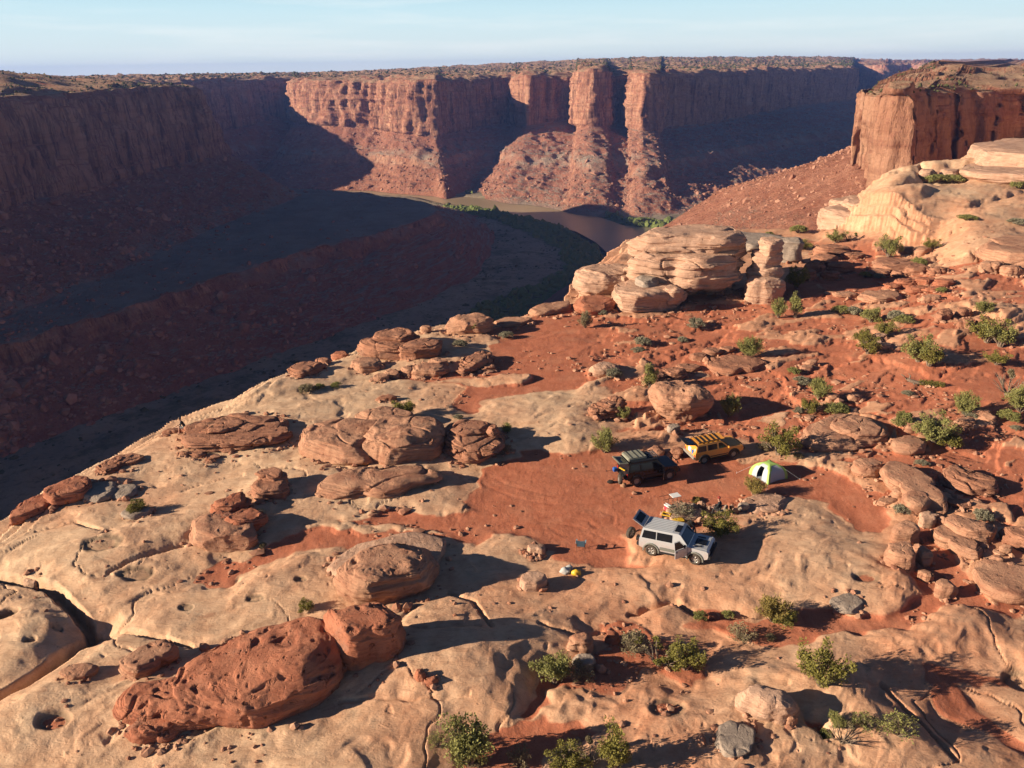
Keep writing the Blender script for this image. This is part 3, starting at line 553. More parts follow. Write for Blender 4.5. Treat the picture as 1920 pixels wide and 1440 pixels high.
n = NT('river_flat_soil'); p = n.pos(); at = n.node('Attribute', props=dict(attribute_name='surf')); sn = n.node('SeparateColor', Color=at).node
c1 = n.mix(n.rng(n.noise(p, .02, 6, .65), .35, .65), (0.27, 0.22, 0.155), (0.38, 0.30, 0.205)); c1 = n.mix(n.rng(n.noise(p, .06, 5, .7), .5, .62, 0, .7), c1, (.13, .12, .065))
c1 = n.mix(n.rng(n.noise(p, .25, 5, .7), .52, .68, 0, .6), c1, (.085, .075, .045))
c1 = n.mix(n.math('MULTIPLY', sn.outputs[1], .6), c1, (.36, .27, .17)); c1 = n.mix(n.math('MULTIPLY', sn.outputs[0], .85), c1, n.mix(n.rng(n.noise(p, .12, 4, .6), .4, .6), (.07, .095, .03), (.15, .16, .055)))
n.bsdf(c1, .95, n.bump(n.noise(p, .3, 6, .7), 1.0, 1.2), .05)
tag(link('canyon_floor', me, n.m), kind='structure')
bm = bmesh.new(); vs = [bm.verts.new((a, b, -126.3)) for a, b in RIV]
# widen a little so that the bank, not the sheet's rim, draws the waterline
cx = []
for i, (a, b) in enumerate(RIV):
    p0 = Vector(RIV[i - 1]); p1 = Vector(RIV[(i + 1) % len(RIV)]); t = (p1 - p0).normalized(); vs[i].co.x += t.y * -6 * -1; vs[i].co.y += t.x * 6 * -1 * -1
f = bm.faces.new(vs); bmesh.ops.triangulate(bm, faces=[f]); me = bpy.data.meshes.new('river_water'); bm.to_mesh(me); bm.free()
n = NT('muddy_river'); p = n.pos()
cc = n.mix(n.rng(n.noise(p, .01, 3), .4, .6), (.36, .26, .145), (.43, .32, .185))
n.bsdf(cc, .30, n.bump(n.noise(n.map(p, (.25, 1, 1)), .5, 4, .6), .12, .3), .5)
tag(link('river_water', me, n.m), kind='structure')

# ---------------------------------------------------------------- masses nobody could count: talus blocks, scrub, thickets, pebbles
rng = np.random.default_rng(7)
def ico(sub=1):
    b = bmesh.new(); bmesh.ops.create_icosphere(b, subdivisions=sub, radius=1.0); V = np.array([v.co[:] for v in b.verts]); Fc = np.array([[v.index for v in f.verts] for f in b.faces]); b.free(); return V, Fc
def scatter(name, pts, size, mat, sub=1, flat=(.5, 1.0), jag=.35, kind='stuff', smooth=False):
    V, Fc = ico(sub); N = len(pts); a = rng.uniform(0, 2 * math.pi, N); c, s = np.cos(a), np.sin(a)
    sc = size[:, None] * rng.uniform(.7, 1.3, (N, 3)); sc[:, 2] *= rng.uniform(*flat, N)
    P = V[None] * (1 + jag * (rng.random((N, len(V), 1)) - .5) * 2) * sc[:, None, :]
    Q = np.stack([P[..., 0] * c[:, None] - P[..., 1] * s[:, None], P[..., 0] * s[:, None] + P[..., 1] * c[:, None], P[..., 2]], -1) + pts[:, None, :]
    F2 = (Fc[None] + (np.arange(N) * len(V))[:, None, None]).reshape(-1, 3)
    o = link(name, fast_mesh(name, Q.reshape(-1, 3), F2, smooth), mat); o['kind'] = kind; return o
def on_grid(G, r0, r1, N, c0=0.0, c1=1.0):
    R, C_ = G.shape[:2]; i = rng.uniform(r0, r1, N); j = rng.uniform(c0 * (C_ - 2), c1 * (C_ - 2), N); a = i.astype(int); b = j.astype(int); a = np.clip(a, 0, R - 2)
    fi = (i - a)[:, None]; fj = (j - b)[:, None]
    return (G[a, b] * (1 - fj) + G[a, b + 1] * fj) * (1 - fi) + (G[a + 1, b] * (1 - fj) + G[a + 1, b + 1] * fj) * fi
n = NT('talus_block_rock'); p = n.pos(); n.bsdf(n.mix(n.rng(n.noise(p, .12, 3), .35, .65), (.25, .11, .07), (.42, .23, .16)), .95, None, .05); MAT['talus'] = n.m
P = np.vstack([on_grid(LEFTG, 173 + 2, 173 + 88, 9000), on_grid(LEFTG, 173 + 90, 173 + 130, 900), on_grid(LEFTG, 317, 405, 6000)])
tag(scatter('talus_blocks', P, np.exp(rng.normal(-.15, .55, len(P))), MAT['talus']), 'fallen blocks strewn over the shaded talus below the left cliff', 'rubble')
P = np.vstack([on_grid(FARG, 202, 255, 3000), on_grid(FARG, 262, 315, 3200)])
tag(scatter('talus_blocks', P, np.exp(rng.normal(.15, .5, len(P))), MAT['talus']), 'fallen blocks on the far talus slopes above the river', 'rubble')
P = on_grid(BUTG, 188, 300, 5200)
tag(scatter('talus_blocks', P, np.exp(rng.normal(-.5, .5, len(P))), MAT['talus']), 'fallen blocks on the sunlit talus at the foot of the right butte', 'rubble')
P = np.vstack([on_grid(FARG, 8, 46, 7000), on_grid(FARG, 47, 88, 6000), on_grid(LEFTG, 8, 60, 6000), on_grid(BUTG, 6, 74, 900)])
dd = np.hypot(P[:, 0], P[:, 1]); sz = np.clip(dd / 1100, .5, 1.9) * np.exp(rng.normal(0, .3, len(P)))
tag(scatter('mesa_scrub', P + np.array([0, 0, .5]), sz, MAT['scrub'], 1, (.6, 1.0), .4), 'dark green scrub dotted over the mesa tops along the horizon', 'scrub')
pts = []
for q in THK:
    q = np.array(q); lo, hi = q.min(0), q.max(0); c = rng.uniform(lo, hi, (int(np.prod(hi - lo) / 11), 2)); d = sdf_poly(c[:, 0] + 8 * noise2(c[:, 0] / 20, c[:, 1] / 20, 5), c[:, 1] + 8 * noise2(c[:, 0] / 20, c[:, 1] / 20, 6), q, 30)
    r = sdf_poly(c[:, 0], c[:, 1], RIV, 30); c = c[(d > -1) & (r < -3)]; pts.append(np.c_[c, np.full(len(c), -124.2)])
P = np.vstack(pts)
tag(scatter('riverside_thicket', P, np.exp(rng.normal(.75, .3, len(P))), MAT['thicket'], 1, (.7, 1.2), .45), 'green thicket crowding the banks of the muddy river', 'thicket')
c = np.c_[rng.uniform(-260, 120, 9000), rng.uniform(280, 1000, 9000)]; r = sdf_poly(c[:, 0], c[:, 1], RIV, 30); c = c[r < -6]
tag(scatter('valley_brush', np.c_[c, np.full(len(c), -124.4)], np.exp(rng.normal(-.3, .4, len(c))), MAT['scrub'], 1, (.6, .9), .4), 'low dark brush scattered over the shaded canyon floor', 'brush')
# pebbles and plates on the plateau
N = 36000; yv = 16 * np.exp(rng.random(N) * math.log(170 / 16.)); xv = rng.uniform(-.8, .85, N) * yv
nz1 = fbm2(xv * .12, yv * .12, 3, 401); keep = (nz1 + .5 * rng.random(N) > .40) & (_bil(DG, xv, yv) > 1.5) & ((_bil(SG, xv, yv) > .3) | (rng.random(N) < .05)); xv, yv = xv[keep], yv[keep]
camp = (np.abs(xv - 8) < 13) & (np.abs(yv - 50) < 9) & (rng.random(len(xv)) < .75); xv, yv = xv[~camp], yv[~camp]
sz = np.exp(rng.normal(-2.75, .55, len(xv))) * (1 + yv / 110); sz = np.minimum(sz, .55)
P = np.c_[xv, yv, _bil(ZG, xv, yv) + sz * .15]
n = NT('loose_stone'); p = n.pos(); n.bsdf(n.mix(n.rng(n.noise(p, .8, 3), .35, .65), (.30, .135, .085), (.46, .26, .17)), .95, None, .05); MAT['stone'] = n.m
print('pebbles', len(P))
tag(scatter('loose_stones', P, sz, MAT['stone'], 1, (.3, .8), .3), 'loose stones and broken plates scattered over the red sand', 'stones')
# ---------------------------------------------------------------- boulders, slabs and outcrops (each one a thing)
FOOT = []
def rock_geo(outline, h, zb=None, e=(.42, .5), seed=1, strata=.10, fs=2.2, tilt=(.1, .05), lump=.16, pit=0.0, under=.25, res=1.0, z0=.32, flat=1.0, crack=0.0, facets=12, fc=.80, wedge=None):
    """closed rock body: star-shaped plan outline traced at its own height, bulging sides, undercut foot, layered relief"""
    O = np.array(outline, float); ymin, ymax = O[:, 1].min(), O[:, 1].max()
    g = onground(O[:, 0].mean(), ymax - .12 * (ymax - ymin)); zg = g.z if zb is None else zb
    PP = []
    for a, b in O:
        t = (ymax - b) / (ymax - ymin + 1e-6); PP.append(un(a, b, zg + h * (.12 + .70 * t)))
    PP = np.array(PP); c = PP.mean(0); q = PP - c; FOOT.append((c[0], c[1], np.hypot(*q.T).mean(), h))
    ang = np.arctan2(q[:, 1], q[:, 0]); o = np.argsort(ang); ang = ang[o]; rad = np.hypot(q[:, 0], q[:, 1])[o]
    size = rad.mean(); nt = int(np.clip(70 * res * (size / max(c[1], 20) * 60) ** .5, 40, 230)); nr_ = int(nt * .5)
    th = np.linspace(-math.pi, math.pi, nt, endpoint=False)
    R = np.interp(th, np.r_[ang - 2 * math.pi, ang, ang + 2 * math.pi], np.r_[rad, rad, rad])
    k = max(1, nt // 36); ker = np.ones(2 * k + 1) / (2 * k + 1); R = np.convolve(np.r_[R[-k:], R, R[:k]], ker, 'valid')
    ph = np.linspace(-1.25, math.pi / 2, nr_); cs = np.cos(ph); sn = np.sin(ph)
    rr = np.where(ph > 0, np.abs(cs) ** e[0], 1 - under * np.abs(sn) ** 1.3); zz = np.where(ph > 0, z0 * h + (1 - z0) * h * np.abs(sn) ** e[1], z0 * h - (z0 * h + .45 * min(h, 2)) * np.abs(sn) / .949)
    X = rr[:, None] * (R * np.cos(th))[None]; Y = rr[:, None] * (R * np.sin(th))[None]; Z = np.repeat(zz[:, None], nt, 1)
    if wedge: Z = np.where(Z > 0, Z * np.interp(X / (R.max()), [-1, 1], wedge), Z)
    gs = np.stack([X, Y, Z], -1)
    if facets:   # broken faces: the body is chopped by flat planes
        rf = np.random.default_rng(seed * 13 + 5); c0 = np.array([0, 0, h * .4]); H = np.array([R.mean(), R.mean(), h * .6])
        for q_ in range(facets):
            a_ = rf.uniform(0, 2 * math.pi); el = rf.uniform(-.15, 1.1); nn = np.array([math.cos(a_) * math.cos(el), math.sin(a_) * math.cos(el), math.sin(el)])
            dots = (gs - c0) @ nn; lim = dots.max() * rf.uniform(fc, .97); ex = np.maximum(0, dots - lim); gs = gs - ex[..., None] * nn * .93
        X, Y, Z = gs[..., 0], gs[..., 1], gs[..., 2]
    du = np.gradient(gs, axis=0); dv = np.roll(gs, -1, 1) - np.roll(gs, 1, 1); N = np.cross(dv, du); N /= np.linalg.norm(N, axis=-1, keepdims=True) + 1e-9
    wx, wy, wz = X + c[0], Y + c[1], Z + seed * 3.7; s = max(size, .4)
    d = .62 * lump * min(s, h * 1.3) * fbm3(wx / s * 1.1, wy / s * 1.1, wz / s * 1.3, 4, seed)
    zt = wz + tilt[0] * wx + tilt[1] * wy + .25 * s * .3 * noise3(wx / s, wy / s, wz / s, seed + 3)
    lay = noise3(wx * .12, wy * .12, zt * fs * 1.25, seed + 5) + .5 * noise3(wx * .3, wy * .3, zt * fs * 2.3, seed + 6)
    d = d + 1.5 * strata * terrace(lay * 2.4, 5) * (.6 + .4 * np.clip(1 - np.abs(N[..., 2]), 0, 1))
    d = d + .022 * min(s, 1.5) * fbm3(wx * 2.2, wy * 2.2, wz * 2.2, 4, seed + 9)
    if pit: 
        pn = noise3(wx * 1.5, wy * 1.5, wz * 1.5, seed + 11); d = d - pit * sm(pn, .30, .50); pn = noise3(wx * 3.4, wy * 3.4, wz * 3.4, seed + 12); d = d - pit * .5 * sm(pn, .30, .5)
    if crack:
        cn_ = np.abs(noise3(wx * .45 / max(s / 2, .6), wy * .45 / max(s / 2, .6), wz * .2, seed + 14)); d = d - 1.4 * crack * (1 - sm(cn_, 0, .035))
    pole = np.where(ph > 1.45, np.cos(ph) / math.cos(1.45), 1.0)[:, None]; d = d * pole + (1 - pole) * d[-6 if nr_ > 12 else -2].mean()
    gs = gs + N * d[..., None]
    # slope of the ground below the rock carries it
    V = gs.reshape(-1, 3); Fc = grid_faces(nr_, nt, wrap=True)[:, ::-1]
    return V + np.array([c[0], c[1], zg]), Fc
ROCKN = [0]
def rock(name, outline, h, mat, label, cat='boulder', group=None, **kw):
    ROCKN[0] += 1; kw.setdefault('seed', ROCKN[0] * 3 + 1)
    V, Fc = rock_geo(outline, h, **kw); c = V.mean(0); c[2] = V[:, 2].min()
    o = link(name, fast_mesh(name, V - c, Fc), MAT[mat], loc=c); return tag(o, label, cat, group)
def rocks(name, parts, mat, label, cat='rock outcrop', group=None, **kw):
    VS = []; FS = []; n = 0
    for i, q in enumerate(parts):
        k = dict(kw); k.update(q[2] if len(q) > 2 else {}); ROCKN[0] += 1; k.setdefault('seed', ROCKN[0] * 3 + 1)
        V, Fc = rock_geo(q[0], q[1], **k); VS.append(V); FS.append(Fc + n); n += len(V)
    V = np.vstack(VS); Fc = np.vstack(FS); c = V.mean(0); c[2] = V[:, 2].min()
    o = link(name, fast_mesh(name, V - c, Fc), MAT[mat], loc=c); return tag(o, label, cat, group)
def ov(cx, cy, rx, ry, rot=0, n=12, j=.10, seed=0):
    r_ = random.Random(seed + int(cx * 7 + cy)); a = math.radians(rot); out = []
    for i in range(n):
        t = 2 * math.pi * i / n; k = 1 + r_.uniform(-j, j); x = rx * k * math.cos(t); y = ry * k * math.sin(t); out.append((cx + x * math.cos(a) - y * math.sin(a), cy + x * math.sin(a) + y * math.cos(a)))
    return out
# -- near left
rocks('boulder', [([(260,1345),(262,1300),(300,1255),(350,1222),(400,1195),(470,1170),(540,1150),(610,1138),(630,1140),(638,1200),(642,1255),(610,1300),(540,1335),(480,1362),(400,1358),(330,1350)], 2.3, dict(wedge=(.5, 1.08))), ([(203,1342),(210,1312),(245,1285),(300,1262),(370,1262),(420,1300),(430,1345),(380,1358),(300,1352),(250,1352)], 1.1, dict(e=(.7, .8)))], 'red', 'huge long red pitted boulder at the lower left, largest in the picture', pit=.13, lump=.20, strata=.05, cat='boulder', under=.18, res=1.7, e=(.5, .6), facets=16, fc=.84, crack=.10)
rock('boulder', [(612,1142),(690,1132),(752,1158),(768,1183),(748,1210),(700,1230),(640,1244),(612,1210)], 2.3, 'red', 'red pitted boulder chunk split off the right end of the huge long boulder', pit=.12, lump=.16, strata=.05, under=.15, res=1.5, e=(.4, .5))
rock('boulder', [(628,1098),(636,1075),(665,1052),(700,1030),(750,1008),(798,1008),(820,1038),(817,1080),(785,1108),(745,1130),(695,1137),(650,1125)], 2.1, 'pink', 'rounded pink boulder with crumbly top, upslope of the huge red boulder', pit=.10, strata=.05, lump=.22, res=1.4, under=.3)
rock('rock_slab', [(600,1100),(640,1040),(700,1000),(790,995),(850,1015),(840,1050),(760,1075),(650,1120)], .55, 'pale', 'low pale slab emerging behind the rounded pink boulder', 'rock', strata=.03, e=(.8, 1.0), under=.0)
rock('boulder', [(353,1000),(362,975),(395,960),(440,962),(480,985),(488,1010),(465,1028),(420,1034),(375,1028)], 1.3, 'pink', 'broad rounded boulder under the crumbling red ledges at left centre', pit=.05, strata=.06)
rocks('rock_outcrop', [([(395,955),(430,935),(460,922),(470,935),(450,955),(420,968)], .9, dict(zb=.55)), ([(420,985),(450,955),(490,955),(498,975),(470,990)], .8, dict(zb=.5)), ([(395,968),(425,955),(440,970),(410,985)], .6, dict(zb=.7))], 'red', 'crumbling dark red ledges capping a rounded boulder at left centre', strata=.10, fs=4, e=(.3, .4))
rocks('rock_outcrop', [([(468,925),(480,905),(510,895),(545,908),(540,925),(500,938)], .9), ([(478,905),(505,885),(535,890),(540,903),(500,912)], .7, dict(zb=.75)), ([(478,886),(500,879),(535,886),(530,893),(500,893)], .25, dict(zb=1.5))], 'brown', 'small stack of thin red slabs standing alone on pale slickrock', strata=.08, fs=5, e=(.3, .4))
rocks('rock_outcrop', [([(338,812),(355,795),(400,786),(480,778),(540,782),(552,800),(545,822),(490,836),(430,850),(370,850),(345,838)], .8), ([(350,800),(400,786),(480,779),(530,784),(500,800),(420,812),(360,815)], .5, dict(zb=.65)), ([(395,825),(470,805),(540,795),(550,812),(490,832),(420,842)], .45, dict(zb=.5)), (ov(420,800,45,10,-12), .3, dict(zb=1.0)), (ov(370,852,18,6), .35), (ov(395,860,12,5), .3), (ov(345,848,12,5), .3)], 'brown', 'long dark red layered outcrop beside the seated person at the cliff edge', strata=.12, fs=4, e=(.35, .4), crack=.12, tilt=(.0, .35))
rock('rock_slab', ov(322, 808, 22, 5, -8), .35, 'brown', 'thin dark slab lying left of the seated person', 'rock', strata=.06, fs=5)
rocks('rock_outcrop', [([(555,825),(562,800),(610,785),(680,780),(720,782),(690,830),(700,868),(640,870),(585,862)], 1.5), ([(660,800),(700,782),(770,776),(828,780),(836,808),(822,845),(780,868),(720,870),(680,850),(690,825)], 2.1), ([(640,775),(700,768),(760,770),(790,780),(740,790),(670,788)], .8, dict(zb=1.0))], 'pink', 'wide smooth pink dome of rock left of the round layered rock', strata=.045, lump=.24, crack=.10, res=1.3, e=(.6, .7), fs=3)
rocks('rock_outcrop', [([(822,832),(828,808),(860,790),(900,784),(940,800),(945,825),(930,850),(885,868),(845,860)], 1.4), ([(825,815),(840,796),(880,786),(918,790),(925,805),(890,822),(850,830)], .8, dict(zb=1.2)), ([(868,835),(900,815),(935,818),(938,840),(905,856)], .5, dict(zb=1.0)), (ov(925,806,10,8), .5, dict(zb=1.7)), (ov(865,842,22,9,-10), .4, dict(zb=1.0))], 'brown', 'round layered rock like a stack of plates, left of the parked black car', strata=.13, fs=3.5, crack=.12, res=1.3, under=.35)
rock('rock_ledge', [(560,905),(620,895),(720,880),(820,875),(850,885),(780,905),(680,925),(580,925)], .8, 'pink', 'crumbled ledge running along the foot of the wide pink dome', 'rock ledge', strata=.10, e=(.8, 1), crack=.15, under=.1)
rocks('rock_outcrop', [([(2,985),(30,958),(75,930),(105,915),(120,930),(90,950),(50,972)], .55), ([(75,930),(110,905),(150,890),(172,898),(165,925),(130,942),(95,948)], .9)], 'red', 'flat red slabs along the rim at the far left edge', strata=.06, fs=4, e=(.3, .35), crack=.08)
rocks('rock_outcrop', [([(175,885),(200,865),(230,850),(275,850),(270,862),(230,872),(195,890)], .5), (ov(215,868,25,7,-25), .4)], 'brown', 'low broken red crust on the rim between the flat slabs and the seated person', strata=.10, fs=5, crack=.1)
rocks('rock_outcrop', [([(158,925),(175,905),(205,898),(216,912),(205,935),(175,945)], .5), ([(205,930),(240,905),(258,915),(230,938)], .3)], 'grey', 'grey smooth slabs right of the flat red rim slabs', 'rock', strata=.02)
rock('rock_slab', [(225,965),(260,945),(290,950),(280,965),(240,975)], .4, 'grey', 'low pale slab beside the lone juniper on the left slickrock', 'rock', strata=.03)
rock('boulder', ov(62, 1092, 20, 12, -30), .6, 'pale', 'small oval pale boulder balanced beside the joint crack at far left', strata=.02)
rocks('rock_outcrop', [([(215,1265),(250,1220),(300,1200),(330,1203),(340,1215),(300,1240),(250,1275)], .7), (ov(310,1214,22,10,-10), .9)], 'pink', 'low pink ledge with dark hollows beside the upper end of the huge red boulder', strata=.06, pit=.12)
rock('rock_slab', ov(145, 1258, 40, 16, -8), .35, 'pink', 'flat oval slab on slickrock left of the huge red boulder', 'rock', strata=.03, e=(.5, .7))
rocks('rock_outcrop', [([(235,1385),(250,1355),(310,1345),(345,1352),(340,1370),(290,1388)], .6), (ov(275,1378,30,12), .7)], 'red', 'dark red crumbling toe below the lower end of the huge red boulder', strata=.08, pit=.12)
rock('boulder', ov(600, 1283, 12, 9), .45, 'red', 'small red stone in the shade under the huge boulder', strata=.03)
rock('boulder', ov(788, 1264, 12, 11), .5, 'red', 'left one of two red stones in the big boulder shadow on slickrock', strata=.03)
rock('boulder', ov(808, 1277, 16, 8, -15), .35, 'red', 'right one of two red stones in the big boulder shadow on slickrock', strata=.03)
# -- rim, centre
rocks('rock_outcrop', [([(668,652),(695,635),(730,625),(765,632),(790,650),(770,672),(720,672),(690,665)], 1.6), ([(690,640),(720,622),(770,616),(790,625),(770,640),(730,645)], .9, dict(zb=1.3)), ([(745,665),(790,640),(825,632),(830,650),(800,668),(770,675)], 1.5)], 'brown', 'tall layered outcrop on the rim above the river flats', strata=.12, fs=3, crack=.12)
rock('boulder', [(832,618),(848,600),(875,590),(905,590),(926,602),(922,616),(885,624),(850,624)], 1.6, 'pink', 'domed pink boulder on the rim right of the tall layered outcrop', strata=.07, under=.3, crack=.06)
rock('boulder', ov(799, 618, 12, 7), .8, 'pink', 'small round knob on the rim beside the domed pink boulder', strata=.03)
rock('boulder', [(658,690),(664,676),(690,668),(714,676),(712,690),(685,700)], .9, 'pink', 'left flat-topped stone below the tall rim outcrop', strata=.06)
rocks('rock_outcrop', [(ov(805,692,38,13,-4), .8), (ov(765,695,14,9), .7), (ov(735,700,16,8), .6), (ov(715,708,18,7), .5), (ov(785,706,14,6), .4), (ov(822,680,20,8), .7)], 'pink', 'cluster of flat oval stones below the rim outcrop', strata=.06, fs=4)
rocks('rock_outcrop', [(ov(890,680,32,16,-20), 1.0), (ov(905,668,20,9), .7), (ov(870,695,16,8), .6), (ov(915,690,16,8), .5)], 'brown', 'rubbly brown outcrop beside the rippled red sand', strata=.12, fs=4, crack=.12)
rocks('rock_outcrop', [(ov(575,690,34,13,-15), .7), (ov(605,678,16,7), .6), (ov(560,703,14,5), .4)], 'brown', 'dark broken slabs on the pale rounded rim lobe', strata=.10, fs=5, crack=.1)
rock('boulder', ov(638, 667, 19, 9), .7, 'red', 'smooth red stone left of the tall rim outcrop', strata=.04)
rock('rock_slab', ov(727, 746, 22, 5, -6), .4, 'brown', 'thin dark slab alone on pale rock above the pink dome', 'rock', strata=.05, fs=5)
rock('rock_slab', ov(1035, 577, 45, 10, -14), .7, 'pink', 'flat slab on the rim left of the big rock formation', 'rock', strata=.05)
rock('rock_slab', ov(960, 603, 40, 9, -6), .5, 'pink', 'low flat slab on the rim beyond the rippled red sand', 'rock', strata=.05)
# -- lit face of the big slab at the right
rocks('cliff_block', [([(1572,440),(1574,400),(1580,374),(1620,366),(1650,380),(1655,415),(1645,445),(1610,447)], 4.6, dict(zb=-.9)), ([(1640,446),(1640,405),(1665,385),(1710,380),(1740,395),(1735,425),(1700,440)], 4.4, dict(zb=-.2)), ([(1590,392),(1600,374),(1640,368),(1675,380),(1660,400),(1620,405)], 2.2, dict(zb=2.6))], 'pale', 'tall sunlit rock face at the left end of the pale slab before the butte', cat='rock face', strata=.12, fs=1.2, e=(.22, .3), under=.04, res=2.0, crack=.3, facets=9, fc=.88)
# -- big layered formation
rocks('rock_formation', [([(1165,500),(1178,476),(1250,468),(1330,470),(1393,490),(1390,520),(1340,527),(1262,520),(1205,511)], 3.9, dict(zb=2.9, e=(.35, .4), under=.18)), ([(1172,462),(1184,440),(1240,428),(1330,424),(1398,430),(1414,450),(1398,470),(1340,482),(1290,482),(1225,474),(1182,470)], 3.0, dict(zb=5.8, e=(.4, .6))),
 ([(1230,540),(1270,528),(1340,528),(1380,528),(1375,545),(1310,552),(1250,552)], 2.4, dict(zb=.0, e=(.3,.4))), ([(1330,482),(1350,470),(1385,472),(1393,486),(1375,496),(1345,494)], 2.0, dict(zb=4.5))], 'pale', 'great layered sandstone formation with overhanging flat cap beside the pillar', strata=.26, fs=.95, lump=.10, res=2.2, crack=.25, tilt=(.03, .0))
rock('boulder', [(1076,540),(1086,516),(1120,500),(1160,496),(1190,512),(1196,535),(1160,548),(1100,552)], 3.2, 'pale', 'sloping pale boulder at the left end of the great layered formation', strata=.14, fs=1.6, lump=.18, under=.3, res=1.5)
rock('boulder', [(1076,572),(1090,556),(1130,552),(1150,562),(1140,582),(1095,588)], 1.2, 'red', 'low red base rock under the sloping pale boulder', strata=.08)
rock('boulder', [(1140,560),(1150,536),(1195,526),(1255,530),(1284,548),(1284,572),(1240,588),(1180,588),(1148,576)], 2.6, 'pale', 'wide pale disc of rock in front of the great layered formation', strata=.12, fs=1.6, under=.42, z0=.45, res=1.5)
rock('boulder', ov(1213, 532, 23, 15), 1.6, 'grey', 'round grey boulder resting on the wide pale disc', zb=2.2, strata=.05)
rock('boulder', ov(1262, 547, 19, 14), 1.5, 'pale', 'upright boulder on the right of the wide pale disc', zb=1.8, strata=.05)
rock('boulder', [(1155,528),(1165,515),(1185,512),(1192,520),(1185,535),(1165,538)], 1.5, 'pale', 'small pale boulder wedged behind the wide pale disc', zb=1.6, strata=.05)
rocks('rock_pillar', [([(1392,548),(1398,530),(1430,522),(1465,530),(1473,548),(1460,560),(1425,563),(1400,558)], 3.2, dict(z0=.5, under=.2)), ([(1398,510),(1405,497),(1440,490),(1465,500),(1468,514),(1450,523),(1415,523)], 1.7, dict(zb=3.0, z0=.5)), ([(1408,488),(1414,474),(1440,466),(1460,474),(1463,490),(1445,500),(1420,500)], 2.0, dict(zb=4.6, z0=.5)), ([(1424,466),(1430,450),(1445,444),(1458,452),(1460,470),(1440,478)], 2.0, dict(zb=6.3))], 'pale', 'pale pillar of stacked round rocks at the right end of the formation', cat='rock pillar', strata=.07, lump=.14, res=1.4, e=(.5, .55))
rock('boulder', [(1455,475),(1465,455),(1490,450),(1506,465),(1500,490),(1470,492)], 4.2, 'grey', 'dark grey boulder behind the pale pillar', strata=.1)
rock('rock_slab', [(1290,445),(1400,436),(1470,446),(1480,462),(1420,470)], 1.5, 'grey', 'grey slab lying behind the great layered formation', 'rock', strata=.08)
# -- centre right
rock('boulder', [(1220,755),(1226,732),(1250,720),(1290,716),(1318,726),(1332,752),(1334,770),(1300,783),(1255,783),(1230,772)], 2.5, 'pink', 'mushroom-shaped boulder with a dark hollow', strata=.04, pit=.14, lump=.3, under=.4, z0=.42, res=1.3, facets=3, e=(.55, .6))
rock('boulder', ov(1133, 692, 30, 15, -5), 1.0, 'pale', 'smooth pale dome at the edge of the red sand', strata=.02, e=(.6, .7))
rocks('rock_outcrop', [(ov(1140,765,34,16), 1.2), (ov(1155,752,20,9), .8, dict(zb=1.0)), (ov(1120,772,18,9), .7), (ov(1160,778,14,7), .5)], 'brown', 'broken brown ledge left of the mushroom boulder', strata=.14, fs=4, crack=.15)
rocks('rock_outcrop', [(ov(1225,708,26,11), .9), (ov(1262,700,28,12), .9), (ov(1245,715,22,7), .6), (ov(1285,690,20,7), .5)], 'brown', 'jumbled brown blocks upslope of the mushroom boulder', strata=.12, fs=4, crack=.15)
rocks('rock_ledge', [([(1325,690),(1340,672),(1400,668),(1448,672),(1440,686),(1390,697),(1345,702)], .7), (ov(1290,690,26,8), .4)], 'brown', 'flat brown ledge in front of the green bush, upper centre', cat='rock ledge', strata=.08, fs=5)
for a_, h_, lb in [(ov(1335,660,22,8), 0.6, 'middle of three broken blocks behind the flat brown ledge'), (ov(1310,668,18,7), 0.5, 'left of three broken blocks behind the flat brown ledge'), (ov(1365,655,16,6), 0.4, 'right of three broken blocks behind the flat brown ledge')]: rock('boulder', a_, h_, 'brown', lb, 'boulder', strata=.08)
rock('boulder', [(1210,850),(1218,839),(1242,837),(1249,847),(1242,858),(1218,858)], .8, 'pink', 'round pink boulder behind the hood of the black car', strata=.03)
rock('boulder', [(1254,852),(1260,840),(1275,840),(1280,850),(1270,860)], .6, 'brown', 'broken brown stone between the black car and yellow car', strata=.06)
rock('rock_slab', ov(1263, 803, 14, 8, -25), .5, 'grey', 'pale grey block lying behind the black car', 'rock', strata=.03)
rock('boulder', [(973,1098),(982,1080),(1003,1069),(1025,1076),(1026,1092),(1008,1106),(985,1108)], .7, 'pale', 'smooth oval boulder near the fire ring', strata=.02, under=.2)
rock('boulder', [(985,1030),(1005,1020),(1024,1022),(1025,1036),(1005,1040)], .55, 'pale', 'pale block forming the windbreak of the fire ring', strata=.03, e=(.3, .35))
RING = [(982,1036,5),(988,1042,4),(996,1046,5),(1006,1047,5),(1014,1044,4),(979,1030,4),(1003,1040,3)]
for i, (a, b, r_) in enumerate(RING): rock('stone', ov(a, b, r_, r_ * .7, 0, 8), .16, 'pale' if i % 2 else 'red', 'fist-sized stone of the small fire ring beside the smooth oval boulder', 'stone', 'stones of the fire ring', strata=.01)
rocks('rock_outcrop', [([(1500,835),(1515,800),(1560,780),(1600,775),(1640,788),(1668,812),(1660,830),(1620,838),(1580,850),(1530,850)], .9, dict(facets=4)), ([(1555,800),(1590,782),(1640,792),(1662,812),(1640,826),(1590,820)], .6, dict(zb=.9, facets=4))], 'pink', 'big cracked pink dome right of the dark juniper', strata=.06, fs=3, crack=.12, res=1.2, lump=.18)
for a_, h_, lb in [([(1598,880),(1610,862),(1630,855),(1650,865),(1655,885),(1635,895),(1612,892)], 1.0, 'rounded pink knob at the lower foot of the big cracked dome'), ([(1680,850),(1690,820),(1720,815),(1740,835),(1720,850)], 0.7, 'rounded pink knob under the big green bush, right of the cracked dome')]: rock('boulder', a_, h_, 'pink', lb, 'boulder', strata=.05)
